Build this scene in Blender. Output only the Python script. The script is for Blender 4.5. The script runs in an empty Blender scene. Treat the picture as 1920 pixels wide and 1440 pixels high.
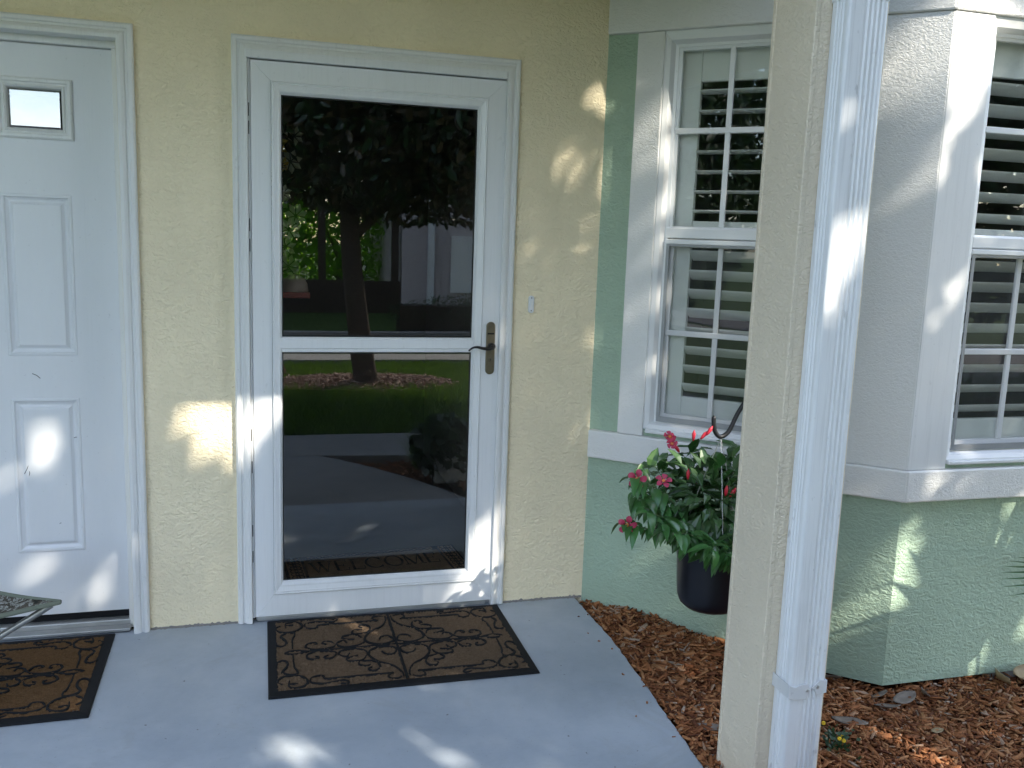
import bpy, bmesh, math, random
import numpy as np
from mathutils import Vector, Matrix
R = math.radians
random.seed(7)
rng = np.random.default_rng(11)
scene = bpy.context.scene
COL = scene.collection

# ------------------------------------------------------------------ camera
def cam_basis(yaw, pitch, roll):
    f = Vector((math.sin(yaw)*math.cos(pitch), math.cos(yaw)*math.cos(pitch), math.sin(pitch)))
    r = Vector((math.cos(yaw), -math.sin(yaw), 0)); u = r.cross(f)
    return f, r*math.cos(roll)+u*math.sin(roll), -r*math.sin(roll)+u*math.cos(roll)
f_, r_, u_ = cam_basis(.2771, -.1569, .0354)
cd = bpy.data.cameras.new('camera'); cam = bpy.data.objects.new('camera', cd); COL.objects.link(cam)
cd.sensor_width = 36; cd.lens = 36*1697/1920; cd.clip_start = .05; cd.clip_end = 600
M3 = Matrix((r_, u_, -f_)).transposed()
cam.matrix_world = Matrix.Translation((.080, -3.351, 1.447)) @ M3.to_4x4()
scene.camera = cam

# ------------------------------------------------------------------ sky, sun, exposure
SUN_AZ, SUN_EL = R(35), R(39.7)          # azimuth measured from -y towards +x
SUN = Vector((math.cos(SUN_EL)*math.sin(SUN_AZ), -math.cos(SUN_EL)*math.cos(SUN_AZ), math.sin(SUN_EL)))
world = bpy.data.worlds.new('World'); scene.world = world; world.use_nodes = True
wt = world.node_tree; bg = wt.nodes['Background']
sky = wt.nodes.new('ShaderNodeTexSky'); sky.sky_type = 'NISHITA'; sky.sun_disc = False
sky.sun_elevation = SUN_EL; sky.sun_rotation = math.pi - SUN_AZ
sky.air_density = 1.0; sky.dust_density = .9; sky.ozone_density = 1.1
wtc = wt.nodes.new('ShaderNodeTexCoord'); wmap = wt.nodes.new('ShaderNodeMapping'); wmap.inputs['Scale'].default_value = (1, 1, 2.6)
wn = wt.nodes.new('ShaderNodeTexNoise'); wn.inputs['Scale'].default_value = 2.6; wn.inputs['Detail'].default_value = 7; wn.inputs['Roughness'].default_value = .58
wr = wt.nodes.new('ShaderNodeValToRGB'); wr.color_ramp.elements[0].position = .50; wr.color_ramp.elements[1].position = .72
wmx = wt.nodes.new('ShaderNodeMixRGB'); wmx.inputs[2].default_value = (9.5, 9.8, 10.4, 1)
wt.links.new(wtc.outputs['Generated'], wmap.inputs[0]); wt.links.new(wmap.outputs[0], wn.inputs['Vector'])
wt.links.new(wn.outputs['Fac'], wr.inputs[0]); wt.links.new(wr.outputs[0], wmx.inputs[0])
wt.links.new(sky.outputs[0], wmx.inputs[1]); wt.links.new(wmx.outputs[0], bg.inputs[0])
bg.inputs[1].default_value = .15
sl = bpy.data.lights.new('sun', 'SUN'); sl.energy = 2.5; sl.angle = R(.6); sl.color = (1, .93, .80)
so = bpy.data.objects.new('sun', sl); COL.objects.link(so)
so.rotation_euler = (-SUN).to_track_quat('-Z', 'Y').to_euler(); so.location = SUN*30
vs = scene.view_settings; vs.view_transform = 'Standard'; vs.look = 'None'; vs.gamma = 1; vs.exposure = 2.15; vs.use_curve_mapping = False
scene.cycles.max_bounces = 10; scene.cycles.transparent_max_bounces = 24; scene.cycles.glossy_bounces = 5
scene.cycles.caustics_reflective = False; scene.cycles.caustics_refractive = False
scene.cycles.sample_clamp_indirect = 6

# ------------------------------------------------------------------ materials
class NT:
    def __init__(s, name):
        s.m = bpy.data.materials.new(name); s.m.use_nodes = True; s.t = s.m.node_tree
        s.b = s.t.nodes['Principled BSDF']; s.out = s.t.nodes['Material Output']; s._pos = None
    def n(s, typ, **kw):
        nd = s.t.nodes.new(typ)
        for k, v in kw.items():
            if hasattr(nd, k): setattr(nd, k, v)
            else: nd.inputs[k.replace('_', ' ')].default_value = v
        return nd
    def l(s, a, b): s.t.links.new(a, b)
    def pos(s, scale=(1, 1, 1), rot=(0, 0, 0), obj=False):
        src = s.n('ShaderNodeTexCoord').outputs['Object'] if obj else s.n('ShaderNodeNewGeometry').outputs['Position']
        mp = s.n('ShaderNodeMapping'); mp.inputs['Scale'].default_value = scale; mp.inputs['Rotation'].default_value = rot
        s.l(src, mp.inputs[0]); return mp.outputs[0]
    def noise(s, vec, scale, detail=3, rough=.5, dist=0):
        nd = s.n('ShaderNodeTexNoise'); nd.inputs['Scale'].default_value = scale; nd.inputs['Detail'].default_value = detail
        nd.inputs['Roughness'].default_value = rough; nd.inputs['Distortion'].default_value = dist
        s.l(vec, nd.inputs['Vector']); return nd.outputs['Fac']
    def ramp(s, fac, stops, interp='LINEAR'):
        nd = s.n('ShaderNodeValToRGB'); cr = nd.color_ramp; cr.interpolation = interp
        while len(cr.elements) < len(stops): cr.elements.new(.5)
        for e, (p, c) in zip(cr.elements, stops):
            e.position = p; e.color = (*c, 1) if len(c) == 3 else c
        s.l(fac, nd.inputs[0]); return nd.outputs[0]
    def math(s, op, a, b=None):
        nd = s.n('ShaderNodeMath', operation=op)
        for i, v in enumerate((a, b)):
            if v is None: continue
            if isinstance(v, (int, float)): nd.inputs[i].default_value = v
            else: s.l(v, nd.inputs[i])
        return nd.outputs[0]
    def mix(s, fac, a, b, mode='MIX'):
        nd = s.n('ShaderNodeMixRGB', blend_type=mode)
        for i, v in enumerate((fac, a, b)):
            if isinstance(v, (int, float)): nd.inputs[i].default_value = v
            elif isinstance(v, tuple): nd.inputs[i].default_value = (*v, 1)
            else: s.l(v, nd.inputs[i])
        return nd.outputs[0]
    def bump(s, h, strength=.5, dist=.01, prev=None):
        nd = s.n('ShaderNodeBump'); nd.inputs['Strength'].default_value = strength; nd.inputs['Distance'].default_value = dist
        s.l(h, nd.inputs['Height'])
        if prev is not None: s.l(prev, nd.inputs['Normal'])
        s.l(nd.outputs[0], s.b.inputs['Normal']); return nd.outputs[0]
    def base(s, c):
        if isinstance(c, tuple): s.b.inputs['Base Color'].default_value = (*c, 1)
        else: s.l(c, s.b.inputs['Base Color'])
    def set(s, rough=.5, spec=.5, metal=0):
        s.b.inputs['Roughness'].default_value = rough; s.b.inputs['Specular IOR Level'].default_value = spec; s.b.inputs['Metallic'].default_value = metal

def tint(c, k): return tuple(min(1, v*k) for v in c)

def stucco(name, col, scale=42, strength=.55, dist=.0095, rough=.62, vstr=.07):
    t = NT(name); p = t.pos((1, 1, 1.5))
    n1 = t.noise(p, scale, 3, .55, 1.1); n2 = t.noise(p, scale*2.6, 2, .5, .4)
    ridge = t.math('ABSOLUTE', t.math('SUBTRACT', n1, .5))
    rg = t.ramp(ridge, [(0, (0, 0, 0)), (.06, (.55,)*3), (.2, (1, 1, 1))])
    plate = t.ramp(n1, [(.35, (0,)*3), (.56, (1,)*3)])
    h = t.math('ADD', t.math('MULTIPLY', rg, .22), t.math('ADD', t.math('MULTIPLY', plate, .75), t.math('MULTIPLY', n2, .16)))
    big = t.noise(t.pos(), 2.2, 4, .6); fine = t.noise(t.pos(), 160, 2)
    c = t.mix(t.ramp(big, [(.3, (0,)*3), (.72, (1,)*3)]), tint(col, 1-vstr), tint(col, 1+vstr*.5))
    c = t.mix(t.ramp(fine, [(.62, (0,)*3), (.75, (.18,)*3)]), c, tint(col, .7))
    t.base(c); t.set(rough, .4); b0 = t.bump(fine, .10, .002); t.bump(h, strength, dist, b0); return t.m

def paint(name, col, rough=.42, bscale=220, bstr=.10, dirt=.05, grain=None, spec=.5, streak=0):
    t = NT(name); p = t.pos()
    big = t.noise(t.pos((1, 1, .35)), 5, 5, .65)
    c = t.mix(t.ramp(big, [(.35, (0,)*3), (.75, (1,)*3)]), tint(col, 1-dirt), col)
    sp = t.noise(p, 95, 2); c = t.mix(t.ramp(sp, [(.71, (0,)*3), (.76, (.35,)*3)]), c, tint(col, .6))
    if streak:
        sk = t.noise(t.pos((1, 1, .03)), 95, 4, .7); c = t.mix(t.ramp(sk, [(.50, (0,)*3), (.72, (streak,)*3)]), c, tint(col, .45))
        sm = t.noise(t.pos((1, 1, .5)), 30, 3, .7); c = t.mix(t.ramp(sm, [(.66, (0,)*3), (.74, (streak*1.2,)*3)]), c, tint(col, .35))
    t.base(c); t.set(rough, spec)
    if grain:
        g = t.noise(t.pos((1, 1, .045)), grain, 4, .6, .6); t.bump(g, .35, .002)
    else: t.bump(t.noise(p, bscale, 2), bstr, .002)
    return t.m

def simple(name, col, rough=.5, spec=.5, metal=0, var=.12, vs=30, bump=0, bs=120):
    t = NT(name); v = t.noise(t.pos(), vs, 3)
    t.base(t.mix(v, tint(col, 1-var), tint(col, 1+var))); t.set(rough, spec, metal)
    if bump: t.bump(t.noise(t.pos(), bs, 3), bump, .003)
    return t.m

def glass(name, refl=.06, tintc=(.92, .95, .94), wave=.0, wscale=3.0, dust=.004):
    t = NT(name); t.t.nodes.remove(t.b)
    tr = t.n('ShaderNodeBsdfTransparent'); tr.inputs[0].default_value = (*tintc, 1)
    gl = t.n('ShaderNodeBsdfGlossy'); gl.inputs['Roughness'].default_value = 0; gl.inputs[0].default_value = (1, 1, 1, 1)
    lw = t.n('ShaderNodeLayerWeight'); lw.inputs[0].default_value = .5
    fac = t.math('MINIMUM', t.math('ADD', t.math('MULTIPLY', t.math('POWER', lw.outputs['Facing'], 5), .96), .04+refl), 1)
    if wave:
        bm = t.n('ShaderNodeBump'); bm.inputs['Strength'].default_value = wave; bm.inputs['Distance'].default_value = .01
        t.l(t.noise(t.pos((1, 1, 1.4)), wscale, 1), bm.inputs['Height']); t.l(bm.outputs[0], gl.inputs['Normal'])
    mx = t.n('ShaderNodeMixShader'); t.l(fac, mx.inputs[0]); t.l(tr.outputs[0], mx.inputs[1]); t.l(gl.outputs[0], mx.inputs[2])
    ds = t.n('ShaderNodeBsdfDiffuse'); ds.inputs[0].default_value = (.7, .7, .7, 1)
    dm = t.math('MULTIPLY', t.ramp(t.noise(t.pos((1, 1, .6)), 7, 6, .7, .8), [(.40, (.15,)*3), (.70, (1,)*3)]), dust)
    m2 = t.n('ShaderNodeMixShader'); t.l(dm, m2.inputs[0]); t.l(mx.outputs[0], m2.inputs[1]); t.l(ds.outputs[0], m2.inputs[2])
    t.l(m2.outputs[0], t.out.inputs[0]); return t.m

def leafmat(name, top, under, rough=.35, transl=.15, island=True, spec=.5):
    t = NT(name); g = t.n('ShaderNodeNewGeometry')
    rnd = g.outputs['Random Per Island'] if island else t.n('ShaderNodeObjectInfo').outputs['Random']
    ct = t.mix(rnd, tint(top, .65), tint(top, 1.45)); c = t.mix(g.outputs['Backfacing'], ct, under)
    t.base(c); t.set(rough, spec)
    if transl:
        tl = t.n('ShaderNodeBsdfTranslucent'); t.l(t.mix(.5, c, tuple(min(1, v*2.2) for v in (top[0]*1.6, top[1]*1.4, top[2]*.5))), tl.inputs[0])
        mx = t.n('ShaderNodeMixShader'); mx.inputs[0].default_value = transl
        t.l(t.b.outputs[0], mx.inputs[1]); t.l(tl.outputs[0], mx.inputs[2]); t.l(mx.outputs[0], t.out.inputs[0])
    return t.m

YEL = (.93, .81, .57); GRN = (.385, .505, .385); WHT = (.80, .80, .79)
M = {}
M['yellow'] = stucco('yellow_stucco', YEL)
M['post'] = stucco('post_stucco', (.74, .655, .515), scale=64, strength=.5, dist=.006)
M['green'] = stucco('green_stucco', GRN, scale=42, strength=.5)
M['band'] = stucco('white_stucco', (.77, .765, .745), scale=75, strength=.35, dist=.005, rough=.55, vstr=.04)
M['white'] = paint('white_paint', WHT, dirt=.08, streak=.16)
M['vinyl'] = paint('white_vinyl', (.80, .81, .81), rough=.3, bstr=.04, dirt=.03)
M['alu'] = paint('white_aluminium', (.80, .81, .82), rough=.28, bstr=.05, dirt=.06, streak=.10)
M['doorpaint'] = paint('door_paint', (.76, .77, .79), rough=.38, grain=75, dirt=.06)
M['gutter'] = paint('gutter_enamel', (.80, .82, .84), rough=.33, bstr=.08, dirt=.10, streak=.4)
M['strap'] = paint('strap_enamel', (.70, .715, .73), rough=.4, bstr=.08, dirt=.15)
M['shutter'] = paint('shutter_paint', (.82, .82, .79), rough=.35, bstr=.03, dirt=.02)
M['black'] = simple('black_rubber', (.008, .0085, .010), .75, .2, bump=.25, bs=300)
M['gasket'] = simple('dark_gasket', (.02, .02, .02), .6)
M['brass'] = simple('antique_brass', (.24, .205, .15), .38, .5, .85, var=.25, vs=60)
M['bronze'] = simple('dark_bronze', (.045, .042, .042), .35, .5, .8)
M['screw'] = simple('zinc_screw', (.55, .55, .54), .35, .5, .9)
M['iron'] = simple('black_iron', (.018, .018, .02), .45, .5, .3)
M['sill'] = simple('mill_aluminium', (.42, .42, .41), .45, .5, .6, var=.2, vs=14)
M['screenframe'] = simple('screen_frame', (.30, .31, .32), .45, .5, .3)
M['glassdoor'] = glass('storm_glass', .035, (.93, .95, .94), wave=.018, wscale=2.2)
M['glasswin'] = glass('window_glass', .0, (.97, .985, .98), wave=.02, wscale=2.6)
M['glasslite'] = glass('lite_glass', .17, (.75, .78, .78), wave=.03, wscale=6)
# concrete
t = NT('porch_concrete'); p = t.pos()
b1 = t.noise(p, 1.7, 6, .65, .4); b2 = t.noise(p, 9, 5, .6); b3 = t.noise(p, 130, 2); b4 = t.noise(t.pos((1, 5, 1), (0, 0, .5)), 26, 4, .7)
c = t.mix(t.ramp(b1, [(.3, (0,)*3), (.7, (1,)*3)]), (.31, .35, .40), (.43, .47, .51))
c = t.mix(t.math('MULTIPLY', t.ramp(b2, [(.45, (0,)*3), (.75, (1,)*3)]), .30), c, (.50, .53, .56))
c = t.mix(t.ramp(b4, [(.56, (0,)*3), (.8, (.34,)*3)]), c, (.26, .27, .29))
b5 = t.noise(t.pos(), 3.4, 7, .72, 1.2); c = t.mix(t.ramp(b5, [(.56, (0,)*3), (.64, (.22,)*3), (.70, (.05,)*3)]), c, (.30, .30, .30))
b6 = t.noise(t.pos((1, 1, 1)), 34, 2); c = t.mix(t.ramp(b6, [(.73, (0,)*3), (.76, (.8,)*3)]), c, (.12, .11, .10))
c = t.mix(t.ramp(b3, [(.69, (0,)*3), (.75, (.6,)*3)]), c, (.20, .20, .20))
t.base(c); t.set(.62, .35); bb = t.bump(b3, .12, .002); t.bump(b4, .12, .004, bb); M['concrete'] = t.m
t = NT('walk_concrete'); b1 = t.noise(t.pos(), 2, 6, .65); b3 = t.noise(t.pos(), 140, 2)
t.base(t.mix(t.math('ADD', t.math('MULTIPLY', b1, .7), t.math('MULTIPLY', b3, .3)), (.15, .145, .14), (.38, .37, .35))); t.set(.85, .25); t.bump(b3, .4, .005); M['walk'] = t.m
M['asphalt'] = simple('asphalt', (.16, .15, .15), .85, .3, var=.3, vs=40, bump=.4, bs=200)
M['found'] = simple('foundation_concrete', (.22, .21, .20), .9, .2, var=.35, vs=18, bump=.5, bs=60)
M['soil'] = simple('mulch_soil', (.085, .035, .018), .95, .1, var=.5, vs=60, bump=.8, bs=90)
M['turf'] = simple('turf_soil', (.05, .085, .022), .95, .1, var=.5, vs=40, bump=.6, bs=80)
t = NT('mulch_chip'); g = t.n('ShaderNodeNewGeometry')
c = t.ramp(g.outputs['Random Per Island'], [(0, (.10, .032, .014)), (.3, (.28, .100, .036)), (.65, (.43, .175, .066)), (.90, (.56, .28, .125)), (1, (.46, .37, .29))])
st = t.noise(t.pos(), 240, 3); c = t.mix(t.math('MULTIPLY', st, .55), c, (.07, .025, .012)); t.base(c); t.set(.8, .25); t.bump(st, .5, .002); M['chip'] = t.m
t = NT('dry_mulch_chip'); g = t.n('ShaderNodeNewGeometry')
t.base(t.ramp(g.outputs['Random Per Island'], [(0, (.14, .08, .06)), (.5, (.30, .19, .15)), (1, (.48, .36, .30))])); t.set(.85, .2); M['chip2'] = t.m
def coir(name, ca, cb):
    t = NT(name); n1 = t.noise(t.pos((1, 2.2, 1)), 80, 3, .6, .8); n2 = t.noise(t.pos(), 420, 2); n3 = t.noise(t.pos(), 7, 3)
    c = t.mix(t.ramp(n1, [(.35, (0,)*3), (.65, (1,)*3)]), ca, cb); c = t.mix(t.ramp(n2, [(.3, (.75,)*3), (.62, (0,)*3)]), c, tint(ca, .28))
    c = t.mix(t.math('MULTIPLY', n3, .6), c, tint(ca, .7)); t.base(c); t.set(.95, .1); b0 = t.bump(n2, 1.0, .006); t.bump(n1, 1.0, .012, b0); return t.m
M['coir'] = coir('coir_grey_brown', (.25, .165, .10), (.37, .26, .17))
M['coir2'] = coir('coir_orange_brown', (.23, .125, .058), (.36, .21, .10))
M['coir3'] = coir('coir_welcome', (.36, .22, .13), (.48, .31, .19))
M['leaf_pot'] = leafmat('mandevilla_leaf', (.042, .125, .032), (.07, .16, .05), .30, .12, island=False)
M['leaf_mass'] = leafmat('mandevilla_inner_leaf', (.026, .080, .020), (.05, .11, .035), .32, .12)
M['stem'] = simple('green_stem', (.07, .12, .035), .5)
M['petal'] = leafmat('pink_petal', (.62, .028, .10), (.50, .05, .12), .5, .25)
M['bud'] = simple('red_bud', (.50, .015, .035), .45)
M['petalc'] = simple('yellow_throat', (.75, .22, .06), .5)
M['yflower'] = simple('yellow_flower', (.80, .55, .02), .5)
M['potblue'] = simple('navy_pot', (.004, .005, .010), .35, .5, var=.3, vs=12)
M['mag'] = leafmat('magnolia_leaf', (.020, .050, .014), (.075, .055, .022), .32, .10)
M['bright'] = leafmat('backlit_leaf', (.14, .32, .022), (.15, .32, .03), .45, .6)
M['hedge'] = leafmat('hedge_leaf', (.022, .055, .02), (.03, .07, .025), .45, .15)
M['grass'] = leafmat('grass_blade', (.060, .125, .020), (.06, .12, .02), .5, .35)
M['palm'] = leafmat('palm_leaf', (.035, .085, .025), (.04, .085, .03), .38, .15)
M['bark'] = simple('bark', (.085, .062, .048), .95, .2, var=.45, vs=20, bump=1.0, bs=35)
M['bark2'] = simple('reddish_bark', (.14, .075, .058), .9, .2, var=.4, vs=20, bump=.9, bs=35)
M['dry'] = simple('dry_leaf', (.20, .165, .135), .7, .3, var=.4, vs=35, bump=.3, bs=80)
M['dry2'] = simple('dry_leaf_tan', (.27, .20, .11), .6, .3, var=.35, vs=35, bump=.3, bs=80)
M['mauve'] = simple('mauve_stucco', (.50, .45, .46), .8, .2, bump=.3, bs=50)
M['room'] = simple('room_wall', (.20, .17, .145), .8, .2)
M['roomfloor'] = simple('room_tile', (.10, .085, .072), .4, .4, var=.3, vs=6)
M['ceil'] = paint('soffit_paint', (.72, .66, .50), .6, bstr=.2)
M['roof'] = simple('roof_shingle', (.10, .09, .085), .9, .2, var=.4, vs=30, bump=.5, bs=40)
M['darkwood'] = simple('dark_wood', (.035, .022, .016), .5, .4, var=.4, vs=12)
M['paleflower'] = simple('cloth_flower', (.62, .58, .47), .8, .2)
M['redcloth'] = simple('red_cloth', (.42, .12, .10), .85, .2)
M['pinkcloth'] = simple('pale_pink_cloth', (.62, .48, .45), .85, .2)
M['gourd'] = simple('yellow_gourd', (.5, .36, .08), .5)
t = NT('camouflage_cloth'); n1 = t.noise(t.pos((1, 1, 1)), 26, 4, .65, 1.5); n2 = t.noise(t.pos((1.8, 1, 1), (.3, .2, .4)), 55, 4, .7, 2)
c = t.ramp(n1, [(.36, (.025, .025, .02)), (.44, (.10, .085, .065)), (.52, (.36, .37, .34)), (.60, (.14, .12, .09)), (.68, (.42, .44, .42))], 'CONSTANT')
c = t.mix(t.ramp(n2, [(.5, (0,)*3), (.56, (.8,)*3)]), c, (.05, .045, .035)); t.base(c); t.set(.85, .2); M['camo'] = t.m
M['edging'] = simple('olive_edging', (.16, .18, .14), .8, .2)
M['tube'] = simple('grey_tube', (.30, .30, .29), .35, .5, .6)
t = NT('insect_screen'); t.t.nodes.remove(t.b); tr = t.n('ShaderNodeBsdfTransparent'); df = t.n('ShaderNodeBsdfDiffuse'); df.inputs[0].default_value = (.14, .15, .16, 1)
mx = t.n('ShaderNodeMixShader'); mx.inputs[0].default_value = .15; t.l(tr.outputs[0], mx.inputs[1]); t.l(df.outputs[0], mx.inputs[2]); t.l(mx.outputs[0], t.out.inputs[0]); M['screen'] = t.m

# ------------------------------------------------------------------ mesh helpers
class Frame:
    def __init__(s, o, d, n): s.o, s.d, s.n = Vector(o), Vector(d).normalized(), Vector(n).normalized()
    def __call__(s, a, d, z): return s.o + s.d*a + s.n*d + Vector((0, 0, z))
FW = Frame((0, 0, 0), (1, 0, 0), (0, -1, 0))          # main wall: a = x, d = distance in front
BA, BB = Vector((1.365, 0, 0)), Vector((2.235, -.785, 0))
FA = Frame(BA, BB-BA, (-(BB-BA).y*-1, -(BB-BA).x, 0)) if False else Frame(BA, BB-BA, ((BB-BA).y, -(BB-BA).x, 0))
LA = (BB-BA).length
FB = Frame(BB, (1, 0, 0), (0, -1, 0)); LB = 1.55
BC = Vector((BB.x+LB, BB.y, 0)); BD = Vector((BC.x+.87, 0, 0))
FC = Frame(BC, BD-BC, ((BD-BC).y, -(BD-BC).x, 0))

class MB:
    def __init__(s, fr=None): s.v, s.f, s.fr = [], [], fr
    def P(s, a, d, z):
        q = s.fr(a, d, z) if s.fr else Vector((a, d, z)); s.v.append(q); return len(s.v)-1
    def box(s, a0, a1, d0, d1, z0, z1):
        i = [s.P(a, d, z) for z in (z0, z1) for d in (d0, d1) for a in (a0, a1)]
        for q in ((0, 1, 3, 2), (4, 6, 7, 5), (0, 4, 5, 1), (2, 3, 7, 6), (0, 2, 6, 4), (1, 5, 7, 3)): s.f.append([i[k] for k in q])
        return s
    def prism(s, poly, d0, d1):
        a = [s.P(x, d0, z) for x, z in poly]; b = [s.P(x, d1, z) for x, z in poly]; n = len(poly)
        s.f.append(a[::-1]); s.f.append(b)
        for i in range(n): s.f.append([a[i], a[(i+1) % n], b[(i+1) % n], b[i]])
        return s
    def hprism(s, poly, z0, z1):
        a = [s.P(x, y, z0) for x, y in poly]; b = [s.P(x, y, z1) for x, y in poly]; n = len(poly)
        s.f.append(a[::-1]); s.f.append(b)
        for i in range(n): s.f.append([a[i], a[(i+1) % n], b[(i+1) % n], b[i]])
        return s
    def rings(s, rr, cap=False):
        prev = None
        for a0, a1, z0, z1, d in rr:
            cur = [s.P(a0, d, z0), s.P(a1, d, z0), s.P(a1, d, z1), s.P(a0, d, z1)]
            if prev:
                for k in range(4): s.f.append([prev[k], prev[(k+1) % 4], cur[(k+1) % 4], cur[k]])
            prev = cur
        if cap: s.f.append(prev)
        return s
    def sweep(s, path, prof, closed=False):
        # path in (a,z), profile (w,d): w inward offset to the right of travel, mitred
        n = len(path); P = [Vector(p) for p in path]; rows = []
        for i in range(n):
            d0 = (P[i]-P[i-1]).normalized() if i > 0 else (P[1]-P[0]).normalized()
            d1 = (P[i+1]-P[i]).normalized() if i < n-1 else d0
            n0, n1 = Vector((d0.y, -d0.x)), Vector((d1.y, -d1.x)); m = (n0+n1); m = m/ (m.dot(n0) if abs(m.dot(n0)) > 1e-6 else 1)
            rows.append([s.P(P[i].x+m.x*w, d, P[i].y+m.y*w) for w, d in prof])
        for i in range(n-1):
            for k in range(len(prof)-1): s.f.append([rows[i][k], rows[i+1][k], rows[i+1][k+1], rows[i][k+1]])
        s.f.append(rows[0]); s.f.append(rows[-1][::-1]); return s
    def wall(s, xs, zs, holes, d1, d0):
        # sheet with rectangular openings, front at d1, reveals back to d0
        xs, zs = sorted(xs), sorted(zs)
        def hole(x, z): return any(h[0] < x < h[1] and h[2] < z < h[3] for h in holes)
        for i in range(len(xs)-1):
            for j in range(len(zs)-1):
                if hole((xs[i]+xs[i+1])/2, (zs[j]+zs[j+1])/2): continue
                for d, rv in ((d1, False), (d0, True)):
                    q = [s.P(xs[i], d, zs[j]), s.P(xs[i+1], d, zs[j]), s.P(xs[i+1], d, zs[j+1]), s.P(xs[i], d, zs[j+1])]
                    s.f.append(q[::-1] if rv else q)
        for h in list(holes)+[(xs[0], xs[-1], zs[0], zs[-1])]:
            c = [(h[0], h[2]), (h[1], h[2]), (h[1], h[3]), (h[0], h[3])]
            for k in range(4):
                (x0, z0), (x1, z1) = c[k], c[(k+1) % 4]
                s.f.append([s.P(x0, d1, z0), s.P(x1, d1, z1), s.P(x1, d0, z1), s.P(x0, d0, z0)])
        return s
    def tube(s, pts, rad, n=8, cap=True):
        pts = [Vector(p) for p in pts]; rad = rad if hasattr(rad, '__len__') else [rad]*len(pts); rows = []; ref = None
        for i, p in enumerate(pts):
            t = (pts[min(i+1, len(pts)-1)]-pts[max(i-1, 0)]).normalized()
            if ref is None: ref = t.orthogonal().normalized()
            ref = (ref-t*ref.dot(t)).normalized(); b = t.cross(ref); row = []
            for k in range(n):
                a = 2*math.pi*k/n; s.v.append(p+(ref*math.cos(a)+b*math.sin(a))*rad[i]); row.append(len(s.v)-1)
            rows.append(row)
        for i in range(len(rows)-1):
            for k in range(n): s.f.append([rows[i][k], rows[i][(k+1) % n], rows[i+1][(k+1) % n], rows[i+1][k]])
        if cap: s.f.append(rows[0][::-1]); s.f.append(rows[-1])
        return s
    def lathe(s, prof, c, n=32, flute=0, axis=None):
        rows = []
        for r, z in prof:
            row = []
            for k in range(n):
                a = 2*math.pi*k/n; rr = r*(1+flute*(1 if k % 2 else -1))
                s.v.append(Vector((c[0]+rr*math.cos(a), c[1]+rr*math.sin(a), c[2]+z))); row.append(len(s.v)-1)
            rows.append(row)
        for i in range(len(rows)-1):
            for k in range(n): s.f.append([rows[i][k], rows[i][(k+1) % n], rows[i+1][(k+1) % n], rows[i+1][k]])
        s.f.append(rows[0][::-1]); s.f.append(rows[-1]); return s
    def disc(s, c, nrm, r, h, n=14):
        nrm = Vector(nrm).normalized(); u = nrm.orthogonal().normalized(); w = nrm.cross(u); c = Vector(c)
        prof = [(r, 0), (r, h*.7), (r*.8, h), (0.001, h*1.05)]; rows = []
        for rr, hh in prof:
            row = []
            for k in range(n):
                a = 2*math.pi*k/n; s.v.append(c+nrm*hh+(u*math.cos(a)+w*math.sin(a))*rr); row.append(len(s.v)-1)
            rows.append(row)
        for i in range(len(rows)-1):
            for k in range(n): s.f.append([rows[i][k], rows[i][(k+1) % n], rows[i+1][(k+1) % n], rows[i+1][k]])
        return s
    def build(s, name, m, parent=None, bev=0, smooth=False, recalc=True, seg=2):
        o0 = Vector((0, 0, 0))
        r = parent
        while r is not None: o0 += r.location; r = r.parent
        me = bpy.data.meshes.new(name); me.from_pydata([tuple(v-o0) for v in s.v], [], s.f)
        if recalc:
            b = bmesh.new(); b.from_mesh(me); bmesh.ops.remove_doubles(b, verts=b.verts, dist=1e-5); bmesh.ops.recalc_face_normals(b, faces=b.faces); b.to_mesh(me); b.free()
        me.materials.append(M[m] if isinstance(m, str) else m)
        if smooth:
            for p in me.polygons: p.use_smooth = True
        o = bpy.data.objects.new(name, me); COL.objects.link(o); o.parent = parent
        if bev:
            md = o.modifiers.new('bevel', 'BEVEL'); md.width = bev; md.segments = seg; md.limit_method = 'ANGLE'; md.angle_limit = R(40)
        return o
def tag(o, label=None, cat=None, group=None, kind=None):
    if label: o['label'] = label
    if cat: o['category'] = cat
    if group: o['group'] = group
    if kind: o['kind'] = kind
    return o
def empty(name, loc, label, cat, group=None):
    o = bpy.data.objects.new(name, None); COL.objects.link(o); o.location = loc; o.empty_display_size = .1
    return tag(o, label, cat, group)
def raw(name, verts, faces, m, parent=None, kind=None):
    me = bpy.data.meshes.new(name); me.from_pydata(verts, [], faces); me.materials.append(M[m])
    o = bpy.data.objects.new(name, me); COL.objects.link(o); o.parent = parent
    if kind: o['kind'] = kind
    return o
def np_mesh(name, V, F, m, parent=None, kind=None, smooth=False):
    # V (n,3) array, F (k,4) quads
    me = bpy.data.meshes.new(name); V = np.asarray(V, np.float32); F = np.asarray(F, np.int32); k = F.shape[1]
    me.vertices.add(len(V)); me.vertices.foreach_set('co', V.ravel())
    me.loops.add(F.size); me.loops.foreach_set('vertex_index', F.ravel())
    me.polygons.add(len(F)); me.polygons.foreach_set('loop_start', np.arange(0, F.size, k, dtype=np.int32)); me.polygons.foreach_set('loop_total', np.full(len(F), k, np.int32))
    me.update(calc_edges=True); me.materials.append(M[m])
    if smooth: me.polygons.foreach_set('use_smooth', np.ones(len(F), bool))
    o = bpy.data.objects.new(name, me); COL.objects.link(o); o.parent = parent
    if kind: o['kind'] = kind
    return o
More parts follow.
